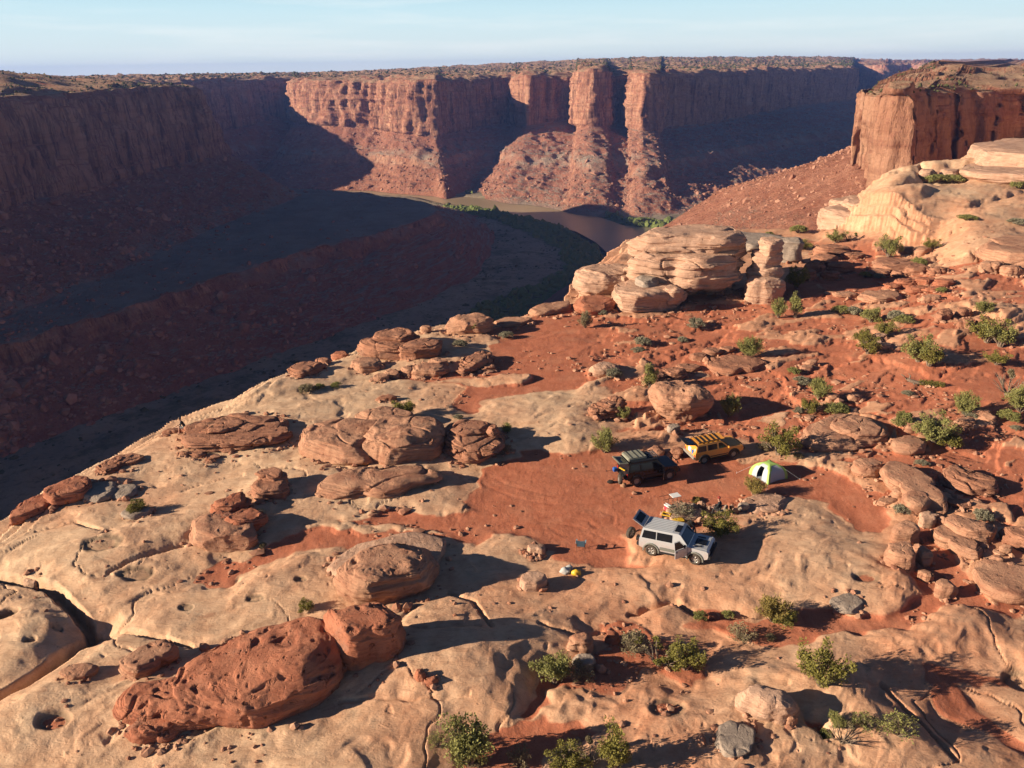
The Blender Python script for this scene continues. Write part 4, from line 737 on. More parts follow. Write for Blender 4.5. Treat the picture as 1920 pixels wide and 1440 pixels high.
rock('rock_slab', [(1648,868),(1672,858),(1700,875),(1745,920),(1778,960),(1768,972),(1735,955),(1690,915),(1655,885)], .9, 'pink', 'long pink slab slanting down towards the gully', 'rock slab', strata=.04, e=(.3, .4), under=.2)
rocks('rock_outcrop', [([(1700,955),(1704,925),(1720,918),(1738,935),(1738,955),(1720,965)], .9), (ov(1685,925,14,9), .5), (ov(1662,940,24,8), .25)], 'pink', 'split pink block left of the long slanting slab', strata=.05)
rocks('rock_ledge', [([(1762,885),(1790,872),(1820,876),(1872,912),(1865,926),(1810,925),(1775,905)], .6), (ov(1800,895,28,9,20), .35, dict(zb=.9)), (ov(1835,915,26,7,25), .3), (ov(1795,945,30,7,10), .3)], 'brown', 'flaky brown ledge on the red slope at right', cat='rock ledge', strata=.10, fs=5, crack=.12)
rock('rock_slab', [(1720,986),(1728,972),(1748,956),(1764,960),(1752,975),(1735,988)], .6, 'pale', 'short pale plank of rock bridging the head of the gully', 'rock slab', strata=.02, e=(.25, .3))
rocks('rock_slab', [([(1768,980),(1785,966),(1830,972),(1868,998),(1862,1012),(1838,1022),(1800,1008)], 1.1), ([(1745,990),(1765,980),(1800,1010),(1845,1040),(1830,1052),(1780,1020)], .7)], 'pink', 'thick tilted slab on the right bank of the gully', cat='rock slab', strata=.05, fs=4, e=(.28, .4), res=1.3)
rock('rock_slab', [(1815,1085),(1830,1068),(1855,1045),(1925,1062),(1975,1085),(1950,1118),(1888,1132),(1840,1108)], .8, 'pink', 'broad smooth flat slab at the lower right bank of the gully', 'rock slab', strata=.03, fs=4, e=(.22, .45), res=1.2)
rock('rock_slab', [(1873,985),(1910,992),(1975,1020),(1965,1045),(1915,1025)], 1.0, 'brown', 'tilted slab at the right edge behind the broad flat slab', 'rock slab', strata=.06, fs=4, e=(.3, .4))
rock('boulder', [(1656,1045),(1664,1020),(1692,1014),(1712,1028),(1716,1050),(1712,1064),(1688,1062),(1665,1052)], 1.1, 'pink', 'lower of two big rounded boulders on the left bank of the gully', strata=.03, crack=.05)
rock('boulder', [(1668,1008),(1676,990),(1700,977),(1720,988),(1726,1005),(1716,1020),(1690,1022)], 1.3, 'pink', 'upper of two big rounded boulders on the left bank of the gully', strata=.03)
rock('boulder', [(1720,1050),(1722,1032),(1732,1022),(1743,1040),(1744,1058),(1732,1064)], .9, 'pink', 'narrow upright stone beside the two big gully boulders', strata=.03)
rock('boulder', [(1719,1080),(1726,1070),(1742,1070),(1752,1082),(1746,1090),(1730,1088)], .6, 'pink', 'cracked stone between the gully boulders and the lone angular boulder', strata=.03, crack=.06)
rock('boulder', [(1750,1108),(1758,1090),(1782,1088),(1798,1108),(1788,1119),(1772,1121)], 1.0, 'pink', 'lone angular boulder on red sand below the gully boulders', strata=.02, e=(.3, .4))
for a_, h_, lb in [(ov(1870,1050,16,8,20), 0.5, 'left small block on the back edge of the broad flat slab'), (ov(1895,1062,14,8,20), 0.5, 'right small block on the back edge of the broad flat slab'), (ov(1886,1030,14,9), 0.7, 'rounded block just behind the broad flat slab')]: rock('boulder', a_, h_, 'pink', lb, 'boulder', strata=.03)
for i, (a, b, r_, lb) in enumerate([(1283,948,9,'stone of the camp rock row nearest the folding table'),(1300,952,10,'stone right of the dry bush in the camp rock row'),(1316,948,10,'pale stone in the middle of the camp rock row'),(1330,957,8,'stone just left of the person in dark clothes'),(1361,953,7,'pointed pale stone just right of the person in dark clothes'),(1372,951,6,'second stone right of the person in dark clothes'),(1378,958,6,'low third stone right of the person in dark clothes'),(1395,950,13,'flat end stone of the camp rock row'),(1326,972,8,'stone directly behind the yellow-green juniper in camp'),(1312,976,8,'stone left of the yellow-green juniper in camp')]):
    rock('boulder', ov(a, b, r_, r_ * .62, 0, 9), .42 + .02 * r_, 'grey' if i % 3 == 1 else 'pale', lb, 'stone', strata=.02)
rocks('rock_slab', [([(1250,962),(1262,945),(1300,940),(1320,950),(1310,972),(1280,982),(1255,978)], .3)], 'pale', 'low pale rock shelf carrying the cooler and yellow crates', cat='rock shelf', strata=.02, e=(.3, .5), under=0)
rocks('rock_ledge', [([(1390,945),(1408,930),(1450,925),(1480,935),(1470,950),(1430,965),(1400,958)], .3), (ov(1440,950,30,12), .3)], 'pale', 'low pale broken shelf in front of the tent bush', cat='rock shelf', strata=.03, e=(.35, .5), under=0, crack=.06)
# -- bottom
rock('boulder', [(1368,1300),(1405,1287),(1455,1288),(1488,1305),(1505,1330),(1490,1350),(1450,1352),(1405,1325)], 1.2, 'pale', 'whale-shaped pale boulder at the lower right', strata=.03, pit=.05, under=.3, res=1.3)
rock('boulder', ov(1484, 1350, 13, 11), .5, 'pink', 'small round stone tucked under the whale-shaped boulder', strata=.02)
rock('rock_slab', [(1338,1372),(1360,1357),(1400,1355),(1418,1372),(1410,1400),(1395,1420),(1350,1418)], .3, 'grey', 'flat grey-white slab near the bottom edge, lower right', 'rock slab', strata=.03, e=(.25, .4), crack=.04)
rock('boulder', [(1072,1240),(1085,1226),(1112,1232),(1118,1248),(1098,1258)], .55, 'grey', 'grey oval boulder between the two shrubs at the shaded slickrock edge', strata=.02)
rock('boulder', [(1060,1215),(1068,1190),(1100,1188),(1115,1200),(1108,1215),(1085,1222)], .8, 'pink', 'dark rounded boulder above the grey oval boulder', strata=.04)
rock('boulder', [(1136,1200),(1140,1182),(1155,1182),(1162,1198),(1150,1208)], .6, 'red', 'small dark block at the head of the lower red sand pocket', strata=.04)
rock('rock_slab', [(1555,1130),(1570,1115),(1600,1112),(1620,1125),(1615,1145),(1570,1148)], .3, 'grey', 'low whitish rock beside the red sand right of the mid bushes', 'rock slab', strata=.03)
# -- upper right rubble
rocks('rock_outcrop', [(ov(1560,470,40,10), 1.5), (ov(1545,490,28,12), 1.8), (ov(1575,500,26,10), 1.4), (ov(1528,500,20,12), 1.8), (ov(1600,480,26,8), .9), (ov(1515,515,18,8), 1.2), (ov(1555,515,18,8), 1.0)], 'brown', 'dark heap of blocks in the shade right of the pale pillar', strata=.12, fs=2, crack=.2)
rocks('rock_ledge', [([(1630,495),(1640,482),(1690,486),(1740,498),(1750,508),(1700,510),(1650,506)], 1.0), (ov(1720,505,26,9), .9), (ov(1760,508,22,8), .9), (ov(1650,512,22,9), .8), (ov(1690,512,20,8), .7)], 'brown', 'line of broken slabs under the upper right junipers', cat='rock ledge', strata=.10, fs=3, crack=.15)
rocks('rock_outcrop', [(ov(1700,530,26,9), .9), (ov(1735,528,24,8), .9), (ov(1770,530,24,8), .8), (ov(1675,536,20,7), .6), (ov(1755,541,24,6), .6), (ov(1720,543,24,7), .6)], 'red', 'heap of red rubble below the line of broken slabs', strata=.10, fs=3, crack=.15)
rocks('rock_ledge', [([(1600,556),(1640,545),(1690,548),(1700,558),(1670,566),(1620,565)], .8), (ov(1585,552,26,6), .5), (ov(1745,560,24,7), .8)], 'pink', 'flat pink ledge below the red rubble heap', cat='rock ledge', strata=.06, fs=4)
rock('boulder', ov(1697, 470, 20, 8), 1.2, 'pink', 'left rounded boulder beside the upper right juniper', strata=.05)
rock('boulder', ov(1730, 471, 18, 9), 1.2, 'pink', 'right rounded boulder beside the upper right juniper', strata=.05)
rocks('rock_outcrop', [(ov(1770,590,22,10,-20), 1.2), (ov(1805,585,18,9), 1.0), (ov(1812,606,18,9), .9), (ov(1845,600,16,8), .7)], 'brown', 'cluster of angular blocks above the large dense juniper at right', strata=.06, crack=.1)
rocks('rock_outcrop', [(ov(1650,632,16,8), .7), (ov(1640,645,18,8), .7), (ov(1660,648,14,7), .5)], 'pale', 'pale blocks between the paired small junipers', strata=.05, crack=.08)
for a_, h_, lb in [(ov(1835,775,26,9,15), 0.7, 'upper of three thin tilted slabs right of the pale green bush'), (ov(1810,790,22,8), 0.5, 'lower left of three thin tilted slabs right of the pale green bush'), (ov(1850,783,20,7,20), 0.5, 'right of three thin tilted slabs right of the pale green bush')]: rock('rock_slab', a_, h_, 'pink', lb, 'rock slab', strata=.06, fs=5)
for a_, h_, lb in [(ov(1600,745,16,8), 0.6, 'low pink stone right of the tall green shrub, centre right'), (ov(1560,745,14,8), 0.5, 'low pink stone touching the tall green shrub, centre right'), (ov(1715,800,22,10), 0.8, 'pink stone right of the grey-green shrub above the cracked dome'), (ov(1512,690,14,7), 0.4, 'lower of two small stones beside the small round green tuft'), (ov(1522,680,14,6), 0.5, 'upper of two small stones beside the small round green tuft')]: rock('boulder', a_, h_, 'pink', lb, 'boulder', strata=.04)
rocks('rock_ledge', [([(1855,460),(1900,440),(1960,450),(1980,480),(1920,500),(1870,495)], 1.8), (ov(1860,500,26,9), 1.2), (ov(1900,506,26,8), 1.1)], 'pink', 'cracked pink hump at the right edge, upper right', cat='rock', strata=.06, crack=.2)
rocks('rock_ledge', [([(1830,290),(1850,272),(1900,262),(1980,258),(1990,300),(1920,318),(1860,312)], 3.0), ([(1800,320),(1840,305),(1960,312),(1980,340),(1860,338)], 1.6)], 'pale', 'tall layered bench of pale rock at the right edge below the butte', cat='rock', strata=.12, fs=1.4, e=(.4, .5))
for a_, h_, lb in [(ov(1740,325,16,7), 1.6, 'left rounded pale knob on the slab rim before the butte'), (ov(1782,325,20,8), 1.6, 'right rounded pale knob on the slab rim before the butte'), (ov(1760,333,14,5), 0.8, 'small pale stone between the two knobs on the slab rim')]: rock('boulder', a_, h_, 'pale', lb, 'boulder', strata=.05)
# ---------------------------------------------------------------- plants: trunk + crown, six prototypes each copied
def tube_geo(pts, rad, k=6):
    V = []; Fc = []; pts = [Vector(p) for p in pts]
    for i, p in enumerate(pts):
        d = (pts[min(i + 1, len(pts) - 1)] - pts[max(i - 1, 0)]).normalized(); a = d.orthogonal().normalized(); b = d.cross(a)
        for j in range(k):
            t = 2 * math.pi * j / k; V.append(p + (a * math.cos(t) + b * math.sin(t)) * rad[i])
    for i in range(len(pts) - 1):
        for j in range(k): q = i * k + j; r = i * k + (j + 1) % k; Fc.append((q, r, r + k, q + k))
    return [tuple(v) for v in V], Fc
class Geo:
    def __init__(s): s.V = []; s.F = []
    def add(s, V, Fc): n = len(s.V); s.V += [tuple(v) for v in V]; s.F += [tuple(i + n for i in f) for f in Fc]; return s
    def tube(s, pts, rad, k=6): V, Fc = tube_geo(pts, rad, k); return s.add(V, Fc)
    def box(s, c, d, rz=0, ry=0, rx=0):
        M = Matrix.Rotation(rz, 3, 'Z') @ Matrix.Rotation(ry, 3, 'Y') @ Matrix.Rotation(rx, 3, 'X'); V = []
        for x in (-.5, .5):
            for y in (-.5, .5):
                for z in (-.5, .5): V.append(Vector(c) + M @ Vector((x * d[0], y * d[1], z * d[2])))
        return s.add(V, [(0,1,3,2),(4,6,7,5),(0,4,5,1),(2,3,7,6),(0,2,6,4),(1,5,7,3)])
    def mesh(s, name, smooth=False, bevel=0):
        me = bpy.data.meshes.new(name); me.from_pydata(s.V, [], s.F); 
        if bevel:
            b = bmesh.new(); b.from_mesh(me); bmesh.ops.bevel(b, geom=b.edges[:], offset=bevel, segments=2, affect='EDGES', clamp_overlap=True); b.to_mesh(me); b.free()
        for p in me.polygons: p.use_smooth = smooth
        me.update(); return me
    def put(s, name, mat, parent, smooth=False, bevel=0, loc=None, rot=None):
        return link(name, s.mesh(name, smooth, bevel), mat, parent, loc, rot)
def leaves(C, R, n, size, up=0.0, rg=None):
    """n leaf sprigs (triangle pairs) in clumps C with radii R"""
    k = rg.integers(0, len(C), n); d = rg.normal(size=(n, 3)); d /= np.linalg.norm(d, axis=1, keepdims=True)
    r = R[k][:, None] * rg.random((n, 1)) ** .35; P = C[k] + d * r
    a = rg.normal(size=(n, 3)); a[:, 2] += up; a += d * .8; a /= np.linalg.norm(a, axis=1, keepdims=True)
    b = np.cross(a, rg.normal(size=(n, 3))); b /= np.linalg.norm(b, axis=1, keepdims=True)
    s = (size * rg.uniform(.6, 1.4, (n, 1))); w = s * (.38 if up < 1 else .14)
    V = np.stack([P - b * w, P + b * w, P + a * s + b * w * .3, P + a * s - b * w * .3], 1).reshape(-1, 3)
    return V, np.arange(4 * n).reshape(-1, 4)
def plant_proto(kind, seed):
    rg = np.random.default_rng(seed); rd = random.Random(seed); g = Geo()
    if kind in ('juniper', 'juniper_tall', 'snag'):
        H = 1.0; C = []; R = []; nb = 10 if kind != 'juniper_tall' else 12
        for i in range(nb):
            a = 2 * math.pi * i / nb + rd.uniform(-.4, .4); sp = rd.uniform(.25, .62) * (1 if kind != 'juniper_tall' else .62); top = rd.uniform(.35, .95) * (1 - .35 * sp)
            p = [Vector((0, 0, -.12)), Vector((.10 * math.cos(a), .10 * math.sin(a), .12)), Vector((sp * .55 * math.cos(a + .2), sp * .55 * math.sin(a + .2), top * .55)), Vector((sp * math.cos(a), sp * math.sin(a), top))]
            r0 = .035 if kind != 'snag' else .03; g.tube(p, [r0 * 1.6, r0, r0 * .6, r0 * .2], 5)
            if kind == 'snag' and rd.random() < .5:
                for q in range(3): e = p[3] + Vector((rd.uniform(-.25, .25), rd.uniform(-.25, .25), rd.uniform(0, .25))); g.tube([p[2], (p[2] + e) / 2 + Vector((0, 0, .04)), e], [.014, .009, .003], 4)
                continue
            for q in range(5 if kind != 'snag' else 2):
                t = rd.uniform(.45, 1.05); c = p[1].lerp(p[3], t) + Vector((rd.uniform(-.14, .14), rd.uniform(-.14, .14), rd.uniform(-.06, .12))); C.append(c); R.append(rd.uniform(.09, .19) * (1 if kind != 'snag' else .7))
                g.tube([p[2], (p[2] + c) / 2, c], [.012, .008, .004], 4)
        V, Fc = leaves(np.array([tuple(c) for c in C]), np.array(R), 3900 if kind != 'snag' else 1400, .045, .35, rg)
    elif kind == 'broom':
        C = []; n = 42
        for i in range(n):
            a = rd.uniform(0, 6.283); sp = rd.random() ** .6 * .5; h = rd.uniform(.55, .95) * (1 - sp * .6); e = Vector((sp * math.cos(a), sp * math.sin(a), h)); g.tube([(0, 0, -.05), e * .5 + Vector((0, 0, .04)), e], [.016, .008, .003], 4)
            for t in (.45, .6, .75, .9, 1.0): C.append(e * t)
        V, Fc = leaves(np.array([tuple(c) for c in C]), np.full(len(C), .085), 3600, .075, 1.4, rg)
    elif kind == 'sage':
        C = []
        for i in range(46):
            a = rd.uniform(0, 6.283); u = rd.random(); sp = math.sqrt(u) * .5; h = .52 * math.sqrt(max(0, 1 - (sp / .56) ** 2)); e = Vector((sp * math.cos(a), sp * math.sin(a), max(.05, h * rd.uniform(.7, 1.1)))); g.tube([(0, 0, -.05), e * .6, e], [.014, .008, .003], 4); C.append(e)
        V, Fc = leaves(np.array([tuple(c) for c in C]), np.full(len(C), .11), 3200, .05, .5, rg)
    else:   # dry twiggy
        C = []
        for i in range(70):
            a = rd.uniform(0, 6.283); sp = rd.random() ** .7 * .55; h = rd.uniform(.3, .85) * (1 - sp * .5); e = Vector((sp * math.cos(a), sp * math.sin(a), h)); m = e * .5 + Vector((rd.uniform(-.06, .06), rd.uniform(-.06, .06), .05)); g.tube([(0, 0, -.05), m, e], [.014, .008, .003], 4)
            for q in range(2): f = m.lerp(e, rd.uniform(.2, .8)); g.tube([f, f + Vector((rd.uniform(-.14, .14), rd.uniform(-.14, .14), rd.uniform(.02, .16)))], [.006, .003], 3)
            C.append(e)
        V, Fc = leaves(np.array([tuple(c) for c in C]), np.full(len(C), .10), 1100, .05, .5, rg)
    return g.mesh('trunk'), (V, Fc)
PROTO = {}
for kd, seeds in (('juniper', (1, 2, 3)), ('juniper_tall', (4, 5)), ('snag', (6, 7)), ('broom', (8, 9)), ('sage', (10, 11)), ('twiggy', (12, 13))):
    PROTO[kd] = [plant_proto(kd, s) for s in seeds]
CROWN = {}
def plant(px, py, size, kd, mat, label, cat='bush', hgt=1.0, seed=None, name=None):
    """size: crown width in metres; px, py: foot of the plant on the ground"""
    p = onground(px, py); i = int(px * 3 + py) if seed is None else seed
    tr, (V, Fc) = PROTO[kd][i % len(PROTO[kd])]; key = (kd, i % len(PROTO[kd]), mat)
    if key not in CROWN: m_ = fast_mesh('crown', V, Fc, False); m_.materials.append(MAT[mat]); CROWN[key] = m_
    if not tr.materials: tr.materials.append(MAT['bark'])
    nm = name or {'juniper': 'juniper_bush', 'juniper_tall': 'juniper_tree', 'snag': 'juniper_tree', 'broom': 'green_shrub', 'sage': 'sagebrush', 'twiggy': 'dry_shrub'}[kd]
    o = empty(nm, p, (i * 1.37) % 6.283, label, cat, 'desert shrubs and junipers on the plateau'); w = size / 1.10; o.scale = (w, w * (.85 + .3 * ((i * 7) % 10) / 10), w * hgt)
    t = bpy.data.objects.new('trunk', tr); COL.objects.link(t); t.parent = o
    c = bpy.data.objects.new('crown', CROWN[key]); COL.objects.link(c); c.parent = o
    return o
PL = [
 (762,779,1.9,'juniper','juniper',1.0,'lone juniper on top of the wide pink dome'),(885,624,1.5,'juniper','green',1.1,'bright green shrub at the right foot of the domed pink rim boulder'),(950,634,1.8,'sage','sage',.8,'grey-green sagebrush on red sand right of the rim boulder'),(862,648,1.7,'sage','sage',.7,'grey sagebrush between the rim outcrop and the domed boulder'),
 (1097,615,2.4,'broom','dry',1.1,'tall wispy grassy shrub near the left end of the great formation'),(1130,590,1.6,'sage','sage',.7,'sparse shrub at the foot of the sloping pale boulder'),(1218,726,2.0,'juniper_tall','green',1.5,'upright green juniper behind the mushroom boulder'),(1150,706,2.1,'sage','sage',.7,'grey shrub on the smooth pale dome'),(1168,786,1.3,'juniper','green',1.2,'small yellow-green shrub below the broken brown ledge'),
 (1367,781,2.1,'broom','green',1.3,'bright green bush right of the mushroom boulder'),(1133,848,2.6,'broom','green',1.0,'bright green bush left of the black car'),(1404,670,3.2,'broom','green',.9,'green bush behind the flat brown ledge'),(1205,645,2.4,'sage','sage',.6,'grey sagebrush on upper red sand, left one'),(1196,660,1.8,'sage','sage',.5,'low grey tuft just below the left grey sagebrush'),(1304,613,2.6,'sage','sage',.75,'round grey sagebrush in front of the great formation'),(1280,640,1.6,'sage','sage',.6,'small grey tuft on red sand beyond the sagebrush'),
 (1459,596,2.4,'broom','green',1.3,'yellow-green shrub below the pale pillar, left of a twin'),(1491,596,2.2,'juniper_tall','green',1.5,'small juniper with bare trunk below the pale pillar'),(1578,588,2.6,'sage','green',.7,'left half of the wide low green shrub row'),(1600,590,2.6,'sage','sage',.7,'right half of the wide low green shrub row'),(1632,604,2.5,'juniper','green',.95,'round green juniper between two shadows, upper right'),(1680,600,2.6,'sage','sage',.8,'loose grey-green shrub right of the round green juniper'),(1697,606,2.1,'sage','green',.8,'brighter green end of the loose grey-green shrub'),
 (1660,630,2.5,'juniper','juniper',.9,'dark juniper above the pale blocks'),(1616,644,2.1,'juniper','juniper',1.0,'upper one of two small junipers left of the pale blocks'),(1627,663,2.2,'juniper','juniper',1.0,'lower one of two small junipers left of the pale blocks'),(1722,678,3.0,'juniper','green',1.1,'left mass of the big juniper casting a long shadow on red sand'),(1742,686,2.7,'juniper','juniper',1.0,'right mass of the big juniper casting a long shadow on red sand'),
 (1850,642,3.4,'juniper','juniper',1.0,'large dense juniper near the right edge, left crown'),(1875,650,3.1,'juniper','green',1.0,'large dense juniper near the right edge, right crown'),(1868,684,2.0,'juniper','juniper',.8,'small dark bush below the large dense juniper'),(1843,588,2.4,'broom','green',.8,'pale green bush above the large dense juniper'),(1690,520 ,0.9,'sage','sage',.7,'tiny grey shrub among broken slabs upper right'),
 (1535,750,2.5,'broom','green',1.1,'tall green shrub of the centre right cluster'),(1517,772,1.8,'juniper','juniper',.9,'dark low juniper of the centre right cluster'),(1566,774,2.6,'sage','green',.6,'wide low green shrub of the centre right cluster'),(1497,772,1.2,'sage','sage',.6,'grey tuft left of the dark low juniper'),(1488,700,1.4,'sage','green',.8,'small round green tuft above the centre right cluster'),(1503,718,1.8,'sage','sage',.6,'grey tuft just above the tall green shrub'),
 (1808,778,2.5,'broom','green',1.1,'pale green bush on red sand at right'),(1820,782,1.6,'sage','sage',.7,'grey shrub clinging to the pale green bush'),(1888,742,3.0,'snag','dry',1.0,'half-bare dry bush near the right edge'),(1912,772,3.0,'broom','green',1.0,'bright green bush cut by the right edge'),(1893,788,1.9,'sage','green',.8,'low green bush under the one cut by the right edge'),(1905,805,1.1,'sage','sage',.5,'small grey tuft at the right edge'),
 (1692,797,2.2,'sage','green',.95,'grey-green shrub above the big cracked dome'),(1750,828,3.0,'juniper','green',.95,'main crown of the big green bush on the right red slope'),(1782,838,1.9,'juniper','juniper',.8,'low right tail of the big green bush on the right red slope'),(1460,852,2.9,'juniper','juniper',1.05,'dark juniper beyond the green tent'),(1432,845,1.4,'twiggy','dry',.8,'dry twigs at the left of the dark juniper beyond the tent'),(1497,858,.9,'sage','dry',.8,'small dry tuft right of the dark juniper beyond the tent'),
 (1413,929,1.9,'broom','yellow',.95,'golden yellow bush in front of the tent'),(1350,1002,2.2,'juniper','juniper',.9,'yellow-green juniper beside the white car'),(1276,972,2.0,'twiggy','sage',.75,'dry grey bush between the crates and the stones'),(1305,940,.9,'sage','yellow',.6,'tiny yellow tuft beside the folding table shadow'),(258,964,1.5,'juniper','juniper',.95,'lone juniper on the left slickrock'),(575,1144,1.0,'juniper','juniper',.9,'small juniper at the upper edge of the huge red boulder'),(493,1026,.6,'sage','dry',1.0,'small dry shrub in shadow beside the broad rounded boulder'),(1019,1094,.5,'broom','green',1.0,'tiny shrub at the right end of the smooth oval boulder'),(487,970,1.1,'twiggy','sage',.7,'grey twigs between the broad boulder and the slab stack'),
 (1040,1280,2.0,'juniper','green',1.15,'bright green juniper against the shaded slickrock edge'),(1082,1275,1.7,'twiggy','dry',.8,'dry shrub right of the bright green juniper'),(880,1432,2.7,'juniper_tall','green',1.15,'tall feathery juniper at the bottom, left of centre'),(820,1400,1.0,'twiggy','green',1.0,'thin green sprig left of the tall feathery juniper'),(975,1432,1.2,'twiggy','dry',1.0,'dry twiggy shrub right of the tall feathery juniper'),(892,1436,.6,'sage','dry',.9,'small dry tuft at the foot of the tall feathery juniper'),
 (1152,1436,1.9,'juniper_tall','juniper',1.25,'dense juniper at the bottom edge, centre'),(1065,1440,1.7,'juniper','juniper',.8,'low juniper at the bottom edge left of the dense one'),(1108,1436,1.5,'snag','dry',1.0,'dead grey branches between the two bottom edge junipers'),(1285,1254,1.9,'juniper','juniper',1.0,'green end of the sprawling fallen juniper'),(1235,1246,2.3,'snag','juniper',.6,'dark tangled middle of the sprawling fallen juniper'),(1190,1222,1.8,'twiggy','dry',.8,'dry grey shrub left of the sprawling fallen juniper'),
 (1538,1284,2.3,'juniper','juniper',1.15,'big dense juniper at the lower right'),(1447,1166,2.0,'broom','yellow',1.1,'yellow-green bush above the lower red sand'),(1472,1172,1.5,'juniper','juniper',.8,'dark bush joined to the right of the yellow-green one'),(1390,1200,1.6,'twiggy','dry',.8,'dry grey-green bush left of the lower red sand'),(1444,1200,.7,'sage','dry',.9,'small dry tuft under the yellow-green bush'),(1312,1160,1.0,'sage','green',.8,'small bush in the slickrock crack, lower centre'),(1366,1155,.8,'sage','green',.7,'little tuft in the slickrock crack right of the small bush'),
 (1566,1364,1.1,'broom','green',.9,'small green sprig above the dark dead bush, lower right'),(1578,1392,1.5,'snag','dry',.7,'dark dead bush low at the right'),(1548,1385,1.0,'sage','green',.7,'green tuft left of the dark dead bush'),(1620,1362,1.3,'twiggy','green',.6,'low twiggy shrub between the dead bush and the wispy bush'),(1682,1378,1.5,'twiggy','green',1.0,'wispy bush throwing a feathery shadow, lower right'),(1265,1228,1.0,'sage','green',.7,'low tuft beside the sprawling fallen juniper'),
 (1665,480,3.6,'juniper','green',1.1,'large upright juniper, upper right'),(1722,498,2.3,'sage','green',.95,'round green shrub over the line of broken slabs'),(1746,468,2.6,'juniper','juniper',.8,'dark low juniper behind the two rounded boulders'),(1568,456,3.4,'juniper','green',.8,'wide juniper with pale bare trunk on the rim'),(1590,452,2.6,'snag','green',.8,'bare-branched right side of the rim juniper'),(1497,437,3.4,'sage','green',.8,'pale green bush on the rim in the upper right'),(1442,443,1.9,'sage','green',.8,'small green bush just behind the pale pillar'),(1372,428,3.0,'sage','green',.7,'green bush showing over the formation top, right one'),(1288,424,2.2,'sage','green',.8,'green bush showing over the formation top, left one'),(1502,468,3.0,'juniper','juniper',.7,'dark bush behind the pale pillar'),(1493,540,3.0,'juniper','juniper',1.2,'dark juniper in the shadow right of the pale pillar'),(1622,520,1.9,'sage','yellow',.8,'small yellow bush left of the broken slab line'),(1648,522,1.9,'sage','sage',.7,'small grey bush left of the broken slab line'),(1725,545,1.7,'sage','green',.7,'small green tuft under the red rubble heap'),(1766,548,1.7,'sage','green',.7,'small green tuft right of the red rubble heap'),
 (1752,342,5.0,'sage','green',.6,'left green bush on the slab rim before the butte'),(1785,342,4.6,'sage','green',.6,'middle green bush on the slab rim before the butte'),(1822,332,6.0,'sage','green',.55,'right wide green bush on the slab rim before the butte'),(1908,352,4.5,'sage','green',.6,'green bush on the slab near the right edge'),(1812,412,3.4,'sage','green',.45,'low bush in the middle of the pale slab'),(1905,420,3.2,'sage','sage',.5,'low bush on the pale slab near the right edge'),
 (1692,962,1.3,'sage','sage',.8,'grey sagebrush left of the split pink block'),(1842,972,1.5,'sage','sage',.7,'grey sagebrush above the thick tilted slab'),(1728,872,1.2,'sage','sage',.6,'small grey shrub on the red slope above the slanting slab'),(1690,884,1.0,'sage','sage',.6,'small shrub on top of the long slanting slab'),(1702,740,1.3,'sage','sage',.5,'low pale shrub alone on the open red sand'),(575,733,1.9,'sage','dry',.6,'low dry shrub on the pale rounded rim lobe'),(598,729,1.3,'sage','green',.7,'green tuft right of the low dry shrub on the rim lobe'),(631,725,1.2,'sage','green',.7,'small bright shrub right of the rim lobe'),(859,785,1.0,'sage','sage',.7,'pale shrub just above the round layered rock'),(951,812,1.2,'broom','green',1.0,'green sprig at the right of the round layered rock'),(818,808,1.0,'sage','sage',.7,'grey tuft between the wide dome and the round layered rock'),(950,850,1.1,'twiggy','dry',1.0,'dry grey twigs below the round layered rock')]
for (a, b, s_, kd, mt, hg, lb) in PL: plant(a, b, s_, kd, mt, lb, 'tree' if 'juniper' in kd and s_ > 2.2 else 'bush', hg)
# fallen trunk on the open red sand
p = onground(1722, 722); o = empty('fallen_log', p, -.35, 'weathered fallen juniper trunk lying on the open red sand', 'log')
g = Geo(); g.tube([(-1.2, .1, .55), (-.9, 0, .4), (-.3, 0, .25), (.6, .1, .22), (1.5, 0, .15)], [.10, .17, .2, .15, .06], 8); g.tube([(-.9, 0, .4), (-.8, .2, .8), (-1.0, .3, 1.0)], [.09, .06, .03], 6); g.tube([(-1.0, 0, .4), (-1.4, -.1, .8), (-1.7, 0, .95)], [.08, .06, .03], 6); g.tube([(-.5, 0, .25), (-.4, -.4, .1)], [.07, .04], 6)
g.put('trunk', MAT['bark'], o, True)
rg = np.random.default_rng(5); V, Fc = leaves(np.array([(.2 + .3 * i, .1 * math.sin(i * 3), .3) for i in range(7)]), np.full(7, .28), 1500, .08, .3, rg); link('foliage', fast_mesh('foliage', V, Fc, False), MAT['juniper'], o)
# ---------------------------------------------------------------- cars
MAT['tyre'] = mat_simple('dusty_tyre_rubber', (0.075, 0.06, 0.048), .9, 0, .2, .3)
MAT['rim'] = mat_simple('alloy_rim', (0.42, 0.40, 0.37), .4, .6)
MAT['glass'] = mat_simple('dark_window_glass', (0.010, 0.011, 0.014), .08, 0, .35)
MAT['black'] = mat_simple('black_plastic', (0.018, 0.018, 0.019), .55, 0, .4)
MAT['dark'] = mat_simple('dark_interior', (0.035, 0.028, 0.024), .9, 0, .1)
MAT['white_paint'] = mat_simple('white_silver_paint', (0.50, 0.51, 0.53), .28, .15, .5)
MAT['grey_clad'] = mat_simple('grey_green_cladding', (0.15, 0.15, 0.13), .6)
MAT['black_paint'] = mat_simple('black_paint', (0.006, 0.007, 0.011), .22, 0, .35)
MAT['yellow_paint'] = mat_simple('yellow_paint', (0.70, 0.30, 0.045), .3, 0, .5)
MAT['rack'] = mat_simple('dark_rack_metal', (0.03, 0.03, 0.032), .4, .5)
MAT['canvas'] = mat_simple('grey_green_canvas', (0.26, 0.255, 0.20), .9, 0, .1, .15)
MAT['red_lens'] = mat_simple('red_lamp_lens', (0.45, 0.02, 0.015), .2)
